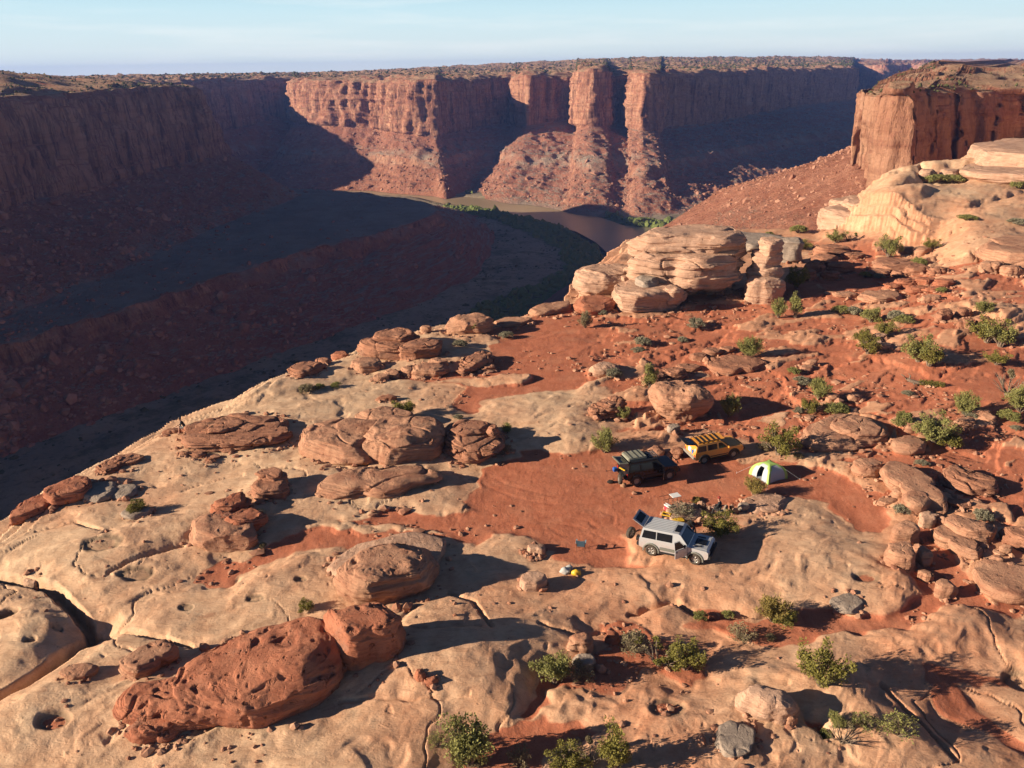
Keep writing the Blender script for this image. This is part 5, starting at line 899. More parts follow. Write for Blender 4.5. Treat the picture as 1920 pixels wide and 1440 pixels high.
MAT['clear_lens'] = mat_simple('clear_lamp_lens', (0.7, 0.7, 0.66), .15, .2)
MAT['tan'] = mat_simple('tan_seat_cloth', (0.30, 0.16, 0.09), .9)
MAT['blue'] = mat_simple('blue_plastic', (0.03, 0.13, 0.45), .5)
MAT['white'] = mat_simple('white_plastic', (0.78, 0.77, 0.74), .45)
MAT['crate_yellow'] = mat_simple('yellow_crate_plastic', (0.72, 0.44, 0.03), .5)
MAT['cool_red'] = mat_simple('red_cooler_plastic', (0.55, 0.035, 0.06), .5)
MAT['skin'] = mat_simple('skin', (0.42, 0.22, 0.15), .6)
MAT['chrome'] = mat_simple('dusty_bumper_metal', (0.45, 0.42, 0.36), .4, .5)
MAT['bag'] = mat_simple('grey_bag_fabric', (0.42, 0.41, 0.39), .85)

def mat_paint(name, col, rough, metal, spec, dust=.5):
    n = NT(name); oc = n.node('TexCoord', out=3); z = n.node('SeparateXYZ', out=2, Vector=oc)
    f = n.math('MULTIPLY', n.rng(z, 1.25, .45, .12, 1.0), n.rng(n.noise(oc, 3.5, 5, .65), .38, .62, .25, 1.0)); f = n.math('MULTIPLY', f, dust)
    return n.bsdf(n.mix(f, col, (.42, .22, .14)), n.node('MapRange', i0=f, i1=0.0, i2=1.0, i3=rough, i4=.85), None, spec, metal)
MAT['white_paint'] = mat_paint('white_silver_paint', (0.47, 0.49, 0.51), .3, .25, .5, .55)
MAT['black_paint'] = mat_paint('black_paint', (0.006, 0.007, 0.011), .2, 0, .4, .10)
MAT['yellow_paint'] = mat_paint('yellow_paint', (0.68, 0.29, 0.045), .3, 0, .5, .5)
def prism(g, prof, y0, y1, taper=None):
    """side profile (x,z) extruded from y0 to y1; taper(z)->scale of y"""
    n = len(prof); V = []
    for y in (y0, y1):
        for x, z in prof: V.append((x, y * (taper(z) if taper else 1), z))
    g.add(V, [tuple(range(n))[::-1] if y1 > y0 else tuple(range(n)), tuple(range(n, 2 * n))] + [(i, (i + 1) % n, (i + 1) % n + n, i + n) for i in range(n)])
def boolean_cut(o, cutters):
    for gm in cutters:
        me = gm.mesh('cut'); me.materials.append(MAT['dark']); c = bpy.data.objects.new('cut', me); COL.objects.link(c)
        md = o.modifiers.new('b', 'BOOLEAN'); md.operation = 'DIFFERENCE'; md.object = c; md.solver = 'EXACT'; md.material_mode = 'TRANSFER'
        bpy.context.view_layer.update(); dg = bpy.context.evaluated_depsgraph_get(); nm = bpy.data.meshes.new_from_object(o.evaluated_get(dg)); o.modifiers.clear(); o.data = nm; bpy.data.objects.remove(c)
def wheel(parent, x, y, z, r=.39, w=.27, rot=0, name='wheel', rx=0):
    e = bpy.data.objects.new(name, None); COL.objects.link(e); e.parent = parent; e.location = (x, y, z); e.rotation_euler = (rx, 0, rot)
    k = 28; prof = [(.56, -.40), (.62, -.5), (.86, -.5), (.96, -.42), (1, -.25), (1, .25), (.96, .42), (.86, .5), (.62, .5), (.56, .40)]; V = []; Fc = []
    for j in range(k):
        t = 2 * math.pi * j / k
        for a, b in prof: rr = a * r * (1 + (.012 if (j % 2 and a > .95) else 0)); V.append((rr * math.cos(t), b * w, rr * math.sin(t)))
    m = len(prof)
    for j in range(k):
        for i in range(m): a = j * m + i; b = j * m + (i + 1) % m; c = ((j + 1) % k) * m + (i + 1) % m; d = ((j + 1) % k) * m + i; Fc.append((a, b, c, d))
    Geo().add(V, Fc).put('tyre', MAT['tyre'], e, True)
    g = Geo(); V = []; 
    for sy in (-1, 1):
        n0 = len(g.V); ring = [(r * .58 * math.cos(2 * math.pi * j / k), sy * w * .34, r * .58 * math.sin(2 * math.pi * j / k)) for j in range(k)]; hub = [(r * .2 * math.cos(2 * math.pi * j / k), sy * w * .40, r * .2 * math.sin(2 * math.pi * j / k)) for j in range(k)]
        g.add(hub, [tuple(range(k))])
        for q in range(5):
            a = 2 * math.pi * q / 5; g.box((r * .37 * math.cos(a), sy * w * .36, r * .37 * math.sin(a)), (r * .44, w * .08, r * .16), ry=-a)
        out = [(r * .60 * math.cos(2 * math.pi * j / k), sy * w * .44, r * .60 * math.sin(2 * math.pi * j / k)) for j in range(k)]; inn = [(r * .52 * math.cos(2 * math.pi * j / k), sy * w * .36, r * .52 * math.sin(2 * math.pi * j / k)) for j in range(k)]
        g.add(out + inn, [(j, (j + 1) % k, (j + 1) % k + k, j + k) for j in range(k)]); g.add([(v[0], sy * w * .2, v[2]) for v in ring], [tuple(range(k))])
    g.put('rim', MAT['rim'], e, True); return e
def quad(g, pts, off=(0, 0, 0), th=.012):
    """thin pane through 3+ points"""
    P = [Vector(p) for p in pts]; n = (P[1] - P[0]).cross(P[2] - P[0]).normalized(); m = len(P)
    g.add([p + n * th for p in P] + [p - n * th for p in P], [tuple(range(m)), tuple(range(2 * m - 1, m - 1, -1))] + [((i + 1) % m, i, i + m, (i + 1) % m + m) for i in range(m)])
def make_car(name, label, S):
    """S: spec. x forward, y left, z up"""
    root = empty(name, S['loc'], 0, label, 'car'); root.rotation_euler = S['rot']
    Lr, Lf, W_, bz, belt, top = S['xr'], S['xf'], S['w'] / 2, S['sill'], S['belt'], S['top']; wb = S['wb'] / 2; R = S['R']; hz = S['hood']
    def arch(cx): return [(cx + (R + .09) * math.cos(t), R + (R + .09) * math.sin(t)) for t in np.linspace(math.pi, 0, 9) if R + (R + .09) * math.sin(t) > bz]
    prof = [(Lr, bz + .12)] + [(-wb - R - .12, bz)] + arch(-wb) + [(-wb + R + .12, bz)] + [(wb - R - .12, bz)] + arch(wb) + [(wb + R + .12, bz)] + [(Lf - .05, bz + .10), (Lf, bz + .30), (Lf - .02, hz - .12), (Lf - .12, hz - .03), (S['cowl'], hz + .04), (S['cowl'] - .02, belt), (Lr + .03, belt), (Lr - .01, belt - .3)]
    g = Geo(); prism(g, prof, -W_, W_, lambda z: 1 - .035 * max(0, (z - .75)) * 2)
    body = g.put('body', S['paint'], root)
    # cabin
    x0, x1, x2, x3 = S['cab']  # rear base, rear top, front top, front base
    tp = S.get('tum', .80)
    tap = lambda z: (1 - .03) * (1 + (tp - 1) * max(0, (z - belt)) / (top - belt))
    cab = [(x0, belt - .02), (x3, belt - .02), (x2, top - .05), (x2 - .12, top), (x1 + .1, top + .01), (x1, top - .04)]
    g = Geo(); prism(g, cab, -W_, W_, tap); cabin = g.put('cabin', S['paint'], root)
    def sp(x, z, s): return (x, s * (W_ * tap(z) + .006), z)
    zb, zt = belt + .05, top - .13
    def xf_at(z): return x3 + (x2 - x3) * (z - belt) / (top - .05 - belt)
    def xr_at(z): return x0 + (x1 - x0) * (z - belt) / (top - .04 - belt)
    for s in (1, -1):
        for wi, (a, b) in enumerate(S['win']):
            a0, a1 = (xr_at(zb) + .12, xr_at(zt) + .12) if a is None else (a, a); b0, b1 = (xf_at(zb) - .16, xf_at(zt) - .14) if b is None else (b, b)
            if S.get('open_front') and s == -1 and b is None: continue
            g = Geo(); quad(g, [sp(a0, zb, s), sp(b0, zb, s), sp(b1, zt, s), sp(a1, zt, s)]); g.put('side_window', MAT['glass'], root)
    g = Geo(); e = .018; zw0, zw1 = belt + .06, top - .10
    quad(g, [(xf_at(zw0) + e, W_ * tap(zw0) - .10, zw0), (xf_at(zw0) + e, -W_ * tap(zw0) + .10, zw0), (xf_at(zw1) + e, -W_ * tap(zw1) + .08, zw1), (xf_at(zw1) + e, W_ * tap(zw1) - .08, zw1)]); g.put('windscreen', MAT['glass'], root)
    # bonnet
    g = Geo(); g.add([(S['cowl'] + .04, -W_ + .14, hz + .045), (S['cowl'] + .04, W_ - .14, hz + .045), (Lf - .14, W_ - .20, hz - .015), (Lf - .14, -W_ + .20, hz - .015), (S['cowl'] + .04, -W_ + .14, hz - .03), (S['cowl'] + .04, W_ - .14, hz - .03), (Lf - .14, W_ - .20, hz - .09), (Lf - .14, -W_ + .20, hz - .09)], [(0, 3, 2, 1), (4, 5, 6, 7), (0, 1, 5, 4), (1, 2, 6, 5), (2, 3, 7, 6), (3, 0, 4, 7)]); g.put('bonnet', S.get('hoodmat', S['paint']), root, bevel=.02)
    # bumpers, lights, sills, flares
    g = Geo(); g.box((Lf + .06, 0, bz + .20), (.20, W_ * 2 - .05, .24)); g.box((Lf + .12, 0, bz + .42), (.06, W_ * 1.1, .07)); 
    if S.get('bull'):
        for s in (-1, 1): g.box((Lf + .14, s * .42, bz + .45), (.05, .05, .5))
        g.tube([(Lf + .15, -.7, bz + .62), (Lf + .17, -.4, bz + .70), (Lf + .17, .4, bz + .70), (Lf + .15, .7, bz + .62)], [.03] * 4, 8)
    g.put('front_bumper', S['bumpmat'], root, bevel=.03)
    g = Geo(); g.box((Lr - .06, 0, bz + .22), (.22, W_ * 2 - .04, .22)); g.put('rear_bumper', S.get('rearbump', S['bumpmat']), root, bevel=.03)
    for s in (-1, 1):
        g = Geo(); g.box((Lf + .0, s * (W_ - .26), hz - .22), (.06, .30, .17)); g.put('headlight', MAT['clear_lens'], root, bevel=.02)
        g = Geo(); g.box((Lr - .0, s * (W_ - .12), belt - .32), (.05, .14, .34)); g.put('tail_light', MAT['red_lens'], root, bevel=.015)
        g = Geo(); g.box((S['cowl'] - .18, s * (W_ + .13), belt + .10), (.12, .22, .17)); g.put('mirror', S.get('mirmat', MAT['black']), root, bevel=.03)
        for cx in (-wb, wb):
            g = Geo(); n = 12; ts = np.linspace(-.15, math.pi + .15, n)
            V = [(cx + r_ * math.cos(t), s * y, R + r_ * math.sin(t)) for t in ts for r_, y in ((R + .06, W_ - .02), (R + .06, W_ + .055), (R + .17, W_ + .03), (R + .17, W_ - .02))]
            g.add(V, [(i * 4 + j, i * 4 + (j + 1) % 4, (i + 1) * 4 + (j + 1) % 4, (i + 1) * 4 + j) for i in range(n - 1) for j in range(4)]); g.put('wheel_arch', S['clad'], root, True)
        g = Geo(); g.box((0, s * (W_ + .005), bz + .10 + S['cladh'] / 2), (2 * (wb - R - .16), .05, S['cladh'])); g.put('side_cladding', S['clad'], root, bevel=.015)
        g = Geo(); g.box((0, s * (W_ + .05), bz - .04), (2 * (wb - R - .2), .16, .05)); g.put('side_step', MAT['black'], root)
    g = Geo(); g.box((Lf + .01, 0, hz - .22), (.05, W_ * 1.05, .18)); g.put('grille', MAT['black'], root)
    g = Geo(); g.box((0, 0, R + .02), (Lf - Lr - .5, W_ * 1.3, .22)); g.tube([(-wb, -W_ + .1, R), (-wb, W_ - .1, R)], [.07, .07], 8); g.tube([(wb, -W_ + .1, R), (wb, W_ - .1, R)], [.06, .06], 8); g.put('chassis', MAT['dark'], root)
    for cx in (-wb, wb):
        for s in (-1, 1): wheel(root, cx, s * (W_ - .12), R, R, .28)
    # cut the open doors out of the shell
    cut = []
    if S.get('open_front'):
        c = Geo(); dx0, dx1 = S['door']; c.add([(dx0, -W_ - .2, bz + .13), (dx1, -W_ - .2, bz + .13), (dx1, .2, bz + .13), (dx0, .2, bz + .13), (dx0, -W_ - .2, top - .11), (dx1 - .62, -W_ - .2, top - .11), (dx1 - .62, .2, top - .11), (dx0, .2, top - .11)], [(0, 3, 2, 1), (4, 5, 6, 7), (0, 1, 5, 4), (1, 2, 6, 5), (2, 3, 7, 6), (3, 0, 4, 7)]); cut.append(c)
    c = Geo(); c.box((Lr + .38, 0, (bz + .42 + top - .12) / 2), (1.15, W_ * 1.52, top - .12 - bz - .42)); cut.append(c)
    boolean_cut(body, cut); boolean_cut(cabin, cut)
    return root
def car_pose(rear_px, front_px, wb, side=-1, w=1.9):
    """stand a car on the ground so that its near-side wheels touch down at two photo pixels"""
    a = onground(*rear_px); b = onground(*front_px); h = math.atan2(b.y - a.y, b.x - a.x); m = (a + b) / 2; f = Vector((math.cos(h), math.sin(h), 0)); l = Vector((-f.y, f.x, 0)); c = m - l * side * (w / 2 - .12) * 1.0 if False else m + l * (w / 2 - .12)
    zs = [gz(*(c + f * sx * wb / 2 + l * sy * (w / 2 - .12)).xy) for sx in (-1, 1) for sy in (-1, 1)]
    pitch = math.atan2((zs[2] + zs[3] - zs[0] - zs[1]) / 2, wb); roll = math.atan2((zs[1] + zs[3] - zs[0] - zs[2]) / 2, w - .24)
    return (c.x, c.y, sum(zs) / 4 + .0), (roll, -pitch, h)
# white car
loc, rot = car_pose((1222, 1041), (1303, 1057), 2.85, w=1.93)
S = dict(loc=loc, rot=rot, xr=-2.25, xf=2.25, w=1.93, wb=2.85, R=.40, sill=.48, belt=1.20, top=1.88, hood=1.14, cowl=.98, cab=(-2.2, -2.05, .42, .98), win=[(None, -1.15), (-1.08, -.08), (0.0, None)], paint=MAT['white_paint'], clad=MAT['grey_clad'], cladh=.22, bumpmat=MAT['black'], rearbump=MAT['black'], open_front=True, door=(-.02, .92), tum=.82)
c = make_car('white_car', 'white off-road car with open tailgate, open front door and swung-out spare wheel', S)
g = Geo(); D = [(0, bz_, 0) for bz_ in ()]
def door_panel(parent, hx, hy, ang, w, z0, z1, zt, mat, name='door'):
    e = bpy.data.objects.new(name, None); COL.objects.link(e); e.parent = parent; e.location = (hx, hy, 0); e.rotation_euler = (0, 0, ang)
    g = Geo(); g.box((-w / 2, 0, (z0 + z1) / 2), (w, .07, z1 - z0)); g.put('door_panel', mat, e, bevel=.02)
    g = Geo(); quad(g, [(-w + .05, .03, z1 + .02), (-.10, .03, z1 + .02), (-.55, .10, zt - .04), (-w + .05, .10, zt - .04)]); g.put('door_window', MAT['glass'], e)
    g = Geo(); g.tube([(-w + .02, .02, z1), (-w + .02, .11, zt), (-.55, .11, zt), (-.02, .02, z1)], [.022] * 4, 6); g.put('window_frame', mat, e)
    g = Geo(); g.box((-w + .12, -.05, z1 - .12), (.14, .03, .03)); g.put('handle', MAT['black'], e); return e
door_panel(c, .92, -.965, math.radians(52), .95, .60, 1.20, 1.76, MAT['white_paint'])
g = Geo(); g.box((.42, -.45, .95), (.5, .5, .16)); g.box((.2, -.45, 1.25), (.14, .48, .6), ry=-.15); g.put('seat', MAT['tan'], c, bevel=.04)
g = Geo(); quad(g, [(-.02, -.52, 1.905), (.34, -.52, 1.90), (.34, .30, 1.90), (-.02, .30, 1.905)], th=.012); g.put('sunroof', MAT['glass'], c)
g = Geo()
for i in range(7): g.box((-1.0, -.60 + i * .2, 1.895), (1.8, .05, .018))
g.put('roof_ribs', MAT['white_paint'], c)
g = Geo(); quad(g, [(1.25, -.32, 1.20), (1.95, -.30, 1.165), (1.95, .30, 1.165), (1.25, .32, 1.20)], th=.014); g.put('bonnet_solar_panel', MAT['glass'], c)
for s in (-1, 1): g = Geo(); g.box((1.5, s * .55, 1.175), (.5, .10, .03)); g.put('bonnet_vent', MAT['black'], c)
e = bpy.data.objects.new('tailgate', None); COL.objects.link(e); e.parent = c; e.location = (-2.05, 0, 1.86); e.rotation_euler = (0, math.radians(32), 0)
g = Geo(); g.box((-.42, 0, .02), (.85, 1.42, .05)); g.put('tailgate_panel', MAT['blue'] if False else MAT['white_paint'], e, bevel=.02); g = Geo(); quad(g, [(-.70, -.5, .055), (-.22, -.52, .055), (-.22, .52, .055), (-.70, .5, .055)]); g.put('rear_window', MAT['glass'], e)
g = Geo(); g.tube([(-2.3, .8, .72), (-2.75, .62, .75), (-3.0, -.05, .80)], [.05, .05, .05], 8); g.put('wheel_carrier', MAT['black'], c)
wheel(c, -3.05, -.15, .92, .40, .27, math.radians(70), 'spare_wheel')
g = Geo(); g.box((-2.35, -.35, .80), (.45, .35, .25)); g.put('drop_shelf', MAT['black'], c); g = Geo(); g.box((-2.2, .1, 1.0), (.4, .9, .35)); g.put('luggage', MAT['tan'], c, bevel=.05)
g = Geo(); g.tube([(1.02, .92, 1.1), (.95, .93, 1.5), (.62, .86, 1.95)], [.04] * 3, 8); g.box((.66, .86, 2.0), (.14, .12, .14)); g.put('snorkel', MAT['black'], c)
# black car
loc, rot = car_pose((1193, 910), (1253, 899), 2.85, w=1.93)
S = dict(loc=loc, rot=rot, xr=-2.2, xf=2.2, w=1.93, wb=2.85, R=.41, sill=.52, belt=1.24, top=1.90, hood=1.18, cowl=.95, cab=(-2.15, -2.0, .40, .95), win=[(None, -1.15), (-1.08, -.08), (0.0, None)], paint=MAT['black_paint'], clad=MAT['black'], cladh=.2, bumpmat=MAT['black'], open_front=True, door=(-.02, .9), bull=True)
c = make_car('black_car', 'black off-road car loaded with a grey roof tent, parked behind the folding table', S)
door_panel(c, .90, -.965, math.radians(60), .93, .62, 1.24, 1.78, MAT['black_paint'])
g = Geo(); g.box((-1.25, 0, 2.16), (1.55, 1.30, .26)); g.put('roof_tent', MAT['canvas'], c, bevel=.05)
g = Geo()
for x in (-1.7, -1.2, -.8): g.box((x, 0, 2.30), (.05, 1.34, .03))
g.put('tent_strap', MAT['rack'], c)
g = Geo()
for s in (-1, 1): g.box((-.7, s * .66, 2.0), (2.8, .05, .05))
for x in (-1.9, -1.2, -.5, .1, .4, .62): g.box((x, 0, 1.98), (.06, 1.36, .04))
g.put('roof_rack', MAT['rack'], c)
g = Geo(); g.tube([(-1.95, -.82, 2.02), (.3, -.82, 2.02)], [.12, .12], 10); g.put('awning_bag', MAT['black'], c, True)
g = Geo()
for y in (-.34, -.12, .12, .34): g.box((.25, y, 2.04), (.7, .06, .05))
g.put('rack_tubes', MAT['chrome'], c)
e = bpy.data.objects.new('tailgate', None); COL.objects.link(e); e.parent = c; e.location = (-2.02, 0, 1.88); e.rotation_euler = (0, math.radians(8), 0)
g = Geo(); g.box((-.40, 0, .02), (.82, 1.40, .05)); g.put('tailgate_panel', MAT['canvas'], e, bevel=.02); g = Geo(); quad(g, [(-.68, -.5, .055), (-.2, -.5, .055), (-.2, .5, .055), (-.68, .5, .055)]); g.put('rear_window', MAT['glass'], e)
g = Geo(); g.tube([(-2.3, -.8, .75), (-2.6, -.9, .78), (-2.75, -.95, .8)], [.05] * 3, 8); g.put('wheel_carrier', MAT['black'], c); wheel(c, -2.78, -.82, .80, .40, .27, math.radians(75), 'spare_wheel')
g = Geo(); g.box((-2.62, .45, .98), (.32, .3, .34)); g.put('water_can', MAT['blue'], c, bevel=.04); g = Geo(); g.box((-2.35, -.25, 1.3), (.10, .62, .06), rz=.3); g.put('yellow_bar', MAT['crate_yellow'], c)
g = Geo(); g.tube([(-2.5, .3, 1.0), (-3.35, .35, 1.02)], [.015, .015], 6); g.box((-3.38, .35, 1.02), (.06, .12, .06)); g.put('hitch_pole', MAT['rack'], c)
# yellow car
loc, rot = car_pose((1322, 869), (1371, 858), 2.65, w=1.8)
S = dict(loc=loc, rot=rot, xr=-2.15, xf=2.2, w=1.80, wb=2.65, R=.37, sill=.48, belt=1.12, top=1.74, hood=1.08, cowl=.95, cab=(-2.1, -1.9, .30, .95), win=[(None, -1.15), (-1.0, -.18), (-.02, None)], paint=MAT['yellow_paint'], clad=MAT['black'], cladh=.06, bumpmat=MAT['black'], rearbump=MAT['chrome'], mirmat=MAT['yellow_paint'])
c = make_car('yellow_car', 'yellow off-road car with roof rack and raised tailgate', S)
g = Geo()
for s in (-1, 1): g.tube([(-1.75, s * .62, 1.76), (-1.7, s * .64, 1.92), (.1, s * .64, 1.92), (.22, s * .60, 1.76)], [.026] * 4, 8)
for x in (-1.6, -1.2, -.8, -.35, .05): g.box((x, 0, 1.88), (.06, 1.28, .04))
g.put('roof_rack', MAT['rack'], c)
g = Geo(); g.box((-.55, 0, 1.80), (2.4, 1.05, .02)); g.put('roof_panel', MAT['yellow_paint'], c)
g = Geo(); quad(g, [(-.28, -.42, 1.765), (.12, -.42, 1.76), (.12, .42, 1.76), (-.28, .42, 1.765)]); g.put('sunroof', MAT['glass'], c)
e = bpy.data.objects.new('tailgate', None); COL.objects.link(e); e.parent = c; e.location = (-1.93, 0, 1.74); e.rotation_euler = (0, math.radians(14), 0)
g = Geo(); g.box((-.48, 0, .02), (.95, 1.36, .06)); g.put('tailgate_panel', MAT['black'], e, bevel=.03); g = Geo(); quad(g, [(-.60, -.5, .06), (-.12, -.5, .06), (-.12, .5, .06), (-.60, .5, .06)]); g.put('rear_window', MAT['glass'], e)
g = Geo(); g.box((-2.0, -.35, 1.0), (.3, .32, .42)); g.put('water_can', MAT['blue'], c, bevel=.05); g = Geo(); g.box((-1.95, .15, 1.05), (.4, .5, .4)); g.box((-2.0, -.62, 1.15), (.2, .14, .6)); g.put('luggage', MAT['white'], c, bevel=.05)

# ---------------------------------------------------------------- camp things
MAT['tent_grey'] = mat_simple('tent_grey_fabric', (0.42, 0.45, 0.48), .7, 0, .2); MAT['tent_green'] = mat_simple('tent_green_fabric', (0.34, 0.50, 0.13), .65, 0, .2)
p = onground(1440, 893); tent = empty('dome_tent', p, math.radians(28), 'bright green and grey dome tent pitched on red sand', 'tent')
A, Ht = 1.02, 1.22
def dome(u, v):   # u around 0..4 (side + fraction), v height 0..1
    s = int(u) % 4; f = u - int(u); phi = v * math.pi / 2; r = A * 1.0 * math.cos(phi) ** .85; z = Ht * math.sin(phi) ** .9
    a = [(-1, -1), (1, -1), (1, 1), (-1, 1)]; x0, y0 = a[s]; x1, y1 = a[(s + 1) % 4]; w = 1 - .16 * 4 * f * (1 - f) * (1 - v) - .10 * 4 * f * (1 - f) * v
    return ((x0 + (x1 - x0) * f) * r * w, (y0 + (y1 - y0) * f) * r * w, z)
NU, NV = 40, 16; body = Geo(); fly = Geo()
for gg, test in ((body, 0), (fly, 1)):
    V = [dome(i * 4 / NU, j / NV) for j in range(NV + 1) for i in range(NU)]
    if test: V = [(x * 1.012, y * 1.012, z * 1.008 + .006) for x, y, z in V]
    Fc = []
    for j in range(NV):
        for i in range(NU):
            f = (i + .5) % 10 / 10; green = min(f, 1 - f) < .10 + .10 * (j / NV) or j > NV * .74
            side = i // 10; door = side == 3 and .25 < f < .75 and j < NV * .55
            if (test and green) or (not test and not (door and f < .62)): Fc.append((j * NU + i, j * NU + (i + 1) % NU, (j + 1) * NU + (i + 1) % NU, (j + 1) * NU + i))
    gg.add(V, Fc)
body.put('tent_body', MAT['tent_grey'], tent, True); fly.put('fly_panel', MAT['tent_green'], tent, True)
g = Geo()
for a, b in ((0, 2), (1, 3)): g.tube([dome(a, t / 10) for t in range(11)] + [dome(b, t / 10) for t in range(9, -1, -1)], [.02] * 21, 6)
g.put('tent_pole', MAT['tent_green'], tent, True)
for a_, (ex, ey) in enumerate([(-1.75, -1.6), (1.75, -1.6), (1.75, 1.6), (-1.75, 1.6)]):
    g = Geo(); g.tube([dome(a_, .45), (ex, ey, .02)], [.008, .008], 4); g.tube([(ex, ey, -.05), (ex, ey, .12)], [.012, .012], 4); g.put('guy_line', MAT['tent_grey'], tent)
g = Geo(); g.add([(-1.0, -.85, .03), (.9, -.9, .03), (.9, .9, .03), (-1.0, .85, .03)], [(0, 1, 2, 3)]); g.put('groundsheet', MAT['tent_grey'], tent)
def peg(px, py, z=0): return onground(px, py)
def setdown(name, px, py, rz, label, cat): return empty(name, onground(px, py), rz, label, cat)
# folding table
t = setdown('folding_table', 1265, 944, math.radians(20), 'white-topped folding camp table on open red sand', 'table')
g = Geo(); g.box((0, 0, .70), (.72, .60, .035)); g.put('tabletop', MAT['white'], t, bevel=.01)
for sx in (-1, 1):
    for sy in (-1, 1): g = Geo(); g.tube([(sx * .32, sy * .26, .69), (sx * .38, sy * .28, 0)], [.016, .016], 6); g.put('leg', MAT['rack'], t)
g = Geo()
for sy in (-1, 1): g.box((-.75, sy * .27, .68), (.85, .025, .025))
g.put('side_rail', MAT['rack'], t)
# cooler
t = setdown('cooler_box', 1252, 957, math.radians(-60), 'small cooler box with white lid and red body beside the yellow crate', 'cooler')
g = Geo(); g.box((0, 0, .19), (.50, .34, .36)); g.put('box', MAT['cool_red'], t, bevel=.03); g = Geo(); g.box((0, 0, .41), (.54, .38, .09)); g.put('lid', MAT['white'], t, bevel=.025); g = Geo(); g.tube([(-.27, -.02, .30), (-.29, 0, .50), (.29, 0, .50), (.27, -.02, .30)], [.012] * 4, 6); g.put('handle', MAT['white'], t)
def crate(px, py, rz, label, w=.55, d=.40):
    t = setdown('yellow_crate', px, py, rz, label, 'crate'); t['group'] = 'yellow storage crates by the white car'
    g = Geo(); g.box((0, 0, .02), (w, d, .03))
    for s in (-1, 1): g.box((s * (w / 2 - .015), 0, .18), (.03, d, .34)); g.box((0, s * (d / 2 - .015), .18), (w - .06, .03, .34))
    g.put('tub', MAT['black'], t); return t
t = crate(1249, 972, math.radians(-25), 'open yellow-rimmed crate just below the cooler box')
g = Geo()
for s in (-1, 1): g.box((s * .275, 0, .36), (.08, .50, .05)); g.box((0, s * .20, .36), (.50, .09, .05))
g.put('rim', MAT['crate_yellow'], t, bevel=.01); g = Geo(); g.box((.05, .0, .22), (.2, .2, .2)); g.box((-.14, .05, .2), (.12, .18, .16)); g.put('contents', MAT['tan'], t)
t = crate(1271, 983, math.radians(8), 'closed crate with flat yellow lid behind the roof of the white car', .72, .42)
g = Geo(); g.box((0, 0, .37), (.78, .48, .05)); g.put('lid', MAT['crate_yellow'], t, bevel=.015)
# duffel beside lid crate
t = setdown('duffel_bag', 1293, 988, .3, 'dark brown barrel bag right of the closed yellow-lidded crate', 'bag')
g = Geo(); g.tube([(-.36, 0, .2), (-.32, 0, .2), (-.1, 0, .22), (.15, 0, .22), (.32, 0, .2), (.36, 0, .2)], [.02, .17, .22, .22, .17, .02], 14); g.put('bag_body', MAT['dark'], t, True); g = Geo(); g.tube([(-.15, -.05, .41), (-.1, 0, .5), (.1, 0, .5), (.15, -.05, .41)], [.014] * 4, 6); g.put('handle', MAT['black'], t)
# camp chair
MAT['chair_blue'] = mat_simple('blue_chair_fabric', (0.05, 0.11, 0.16), .8); MAT['chair_lt'] = mat_simple('pale_blue_chair_fabric', (0.28, 0.38, 0.42), .8)
t = setdown('camp_chair', 1089, 1031, math.radians(80), 'blue folding camp chair alone on the red sand left of the white car', 'chair')
g = Geo(); g.add([(-.26, -.25, .44), (.26, -.25, .46), (.26, .25, .46), (-.26, .25, .44), (0, 0, .38), (-.26, -.25, .42), (.26, -.25, .44), (.26, .25, .44), (-.26, .25, .42), (0, 0, .36)], [(0, 1, 4), (1, 2, 4), (2, 3, 4), (3, 0, 4), (6, 5, 9), (7, 6, 9), (8, 7, 9), (5, 8, 9), (0, 5, 6, 1), (1, 6, 7, 2), (2, 7, 8, 3), (3, 8, 5, 0)]); g.put('seat', MAT['chair_blue'], t)
g = Geo(); quad(g, [(-.26, -.25, .46), (-.26, .25, .46), (-.42, .27, .98), (-.40, 0, .93), (-.42, -.27, .98)], th=.01); g.put('backrest', MAT['chair_blue'], t)
for s in (-1, 1):
    g = Geo(); g.box((-.02, s * .30, .66), (.50, .09, .025)); g.put('armrest', MAT['chair_lt'], t)
    g = Geo(); g.tube([(.27, s * .27, 0), (-.27, s * .27, .44), (-.43, s * .28, 1.0)], [.012] * 3, 6); g.put('back_leg', MAT['rack'], t); g = Geo(); g.tube([(-.27, s * .27, 0), (.26, s * .27, .46), (.24, s * .30, .66)], [.012] * 3, 6); g.put('front_leg', MAT['rack'], t)
g = Geo(); g.tube([(.27, -.27, .02), (.27, .27, .42)], [.01, .01], 6); g.tube([(.27, .27, .02), (.27, -.27, .42)], [.01, .01], 6); g.put('cross_brace', MAT['rack'], t)
# bags by the fire
def sack(name, px, py, sx, sy, sz, mat, label, seed):
    V, Fc = ico(3); d = fbm3(V[:, 0] * 1.6, V[:, 1] * 1.6, V[:, 2] * 1.6, 3, seed); V = V * (1 + .35 * d[:, None]) * np.array([sx, sy, sz]); V[:, 2] = np.maximum(V[:, 2], -sz * .55) + sz * .55
    p = onground(px, py); o = link(name, fast_mesh(name, V, Fc), mat, loc=p); return tag(o, label, 'bag')
sack('stuff_sack', 1060, 1074, .33, .28, .26, MAT['bag'], 'crumpled grey sack at the rock below the chair, left of the yellow bag', 501)
sack('stuff_sack', 1067, 1068, .24, .2, .22, MAT['bag'], 'smaller grey sack on the far side of the crumpled grey one', 503)
sack('stuff_sack', 1080, 1077, .30, .22, .22, MAT['crate_yellow'], 'bright yellow bag at the rock below the chair', 502)
sack('gear_bag', 1145, 905, .28, .2, .14, MAT['dark'], 'small dark heap of gear on red sand behind the black car', 504)
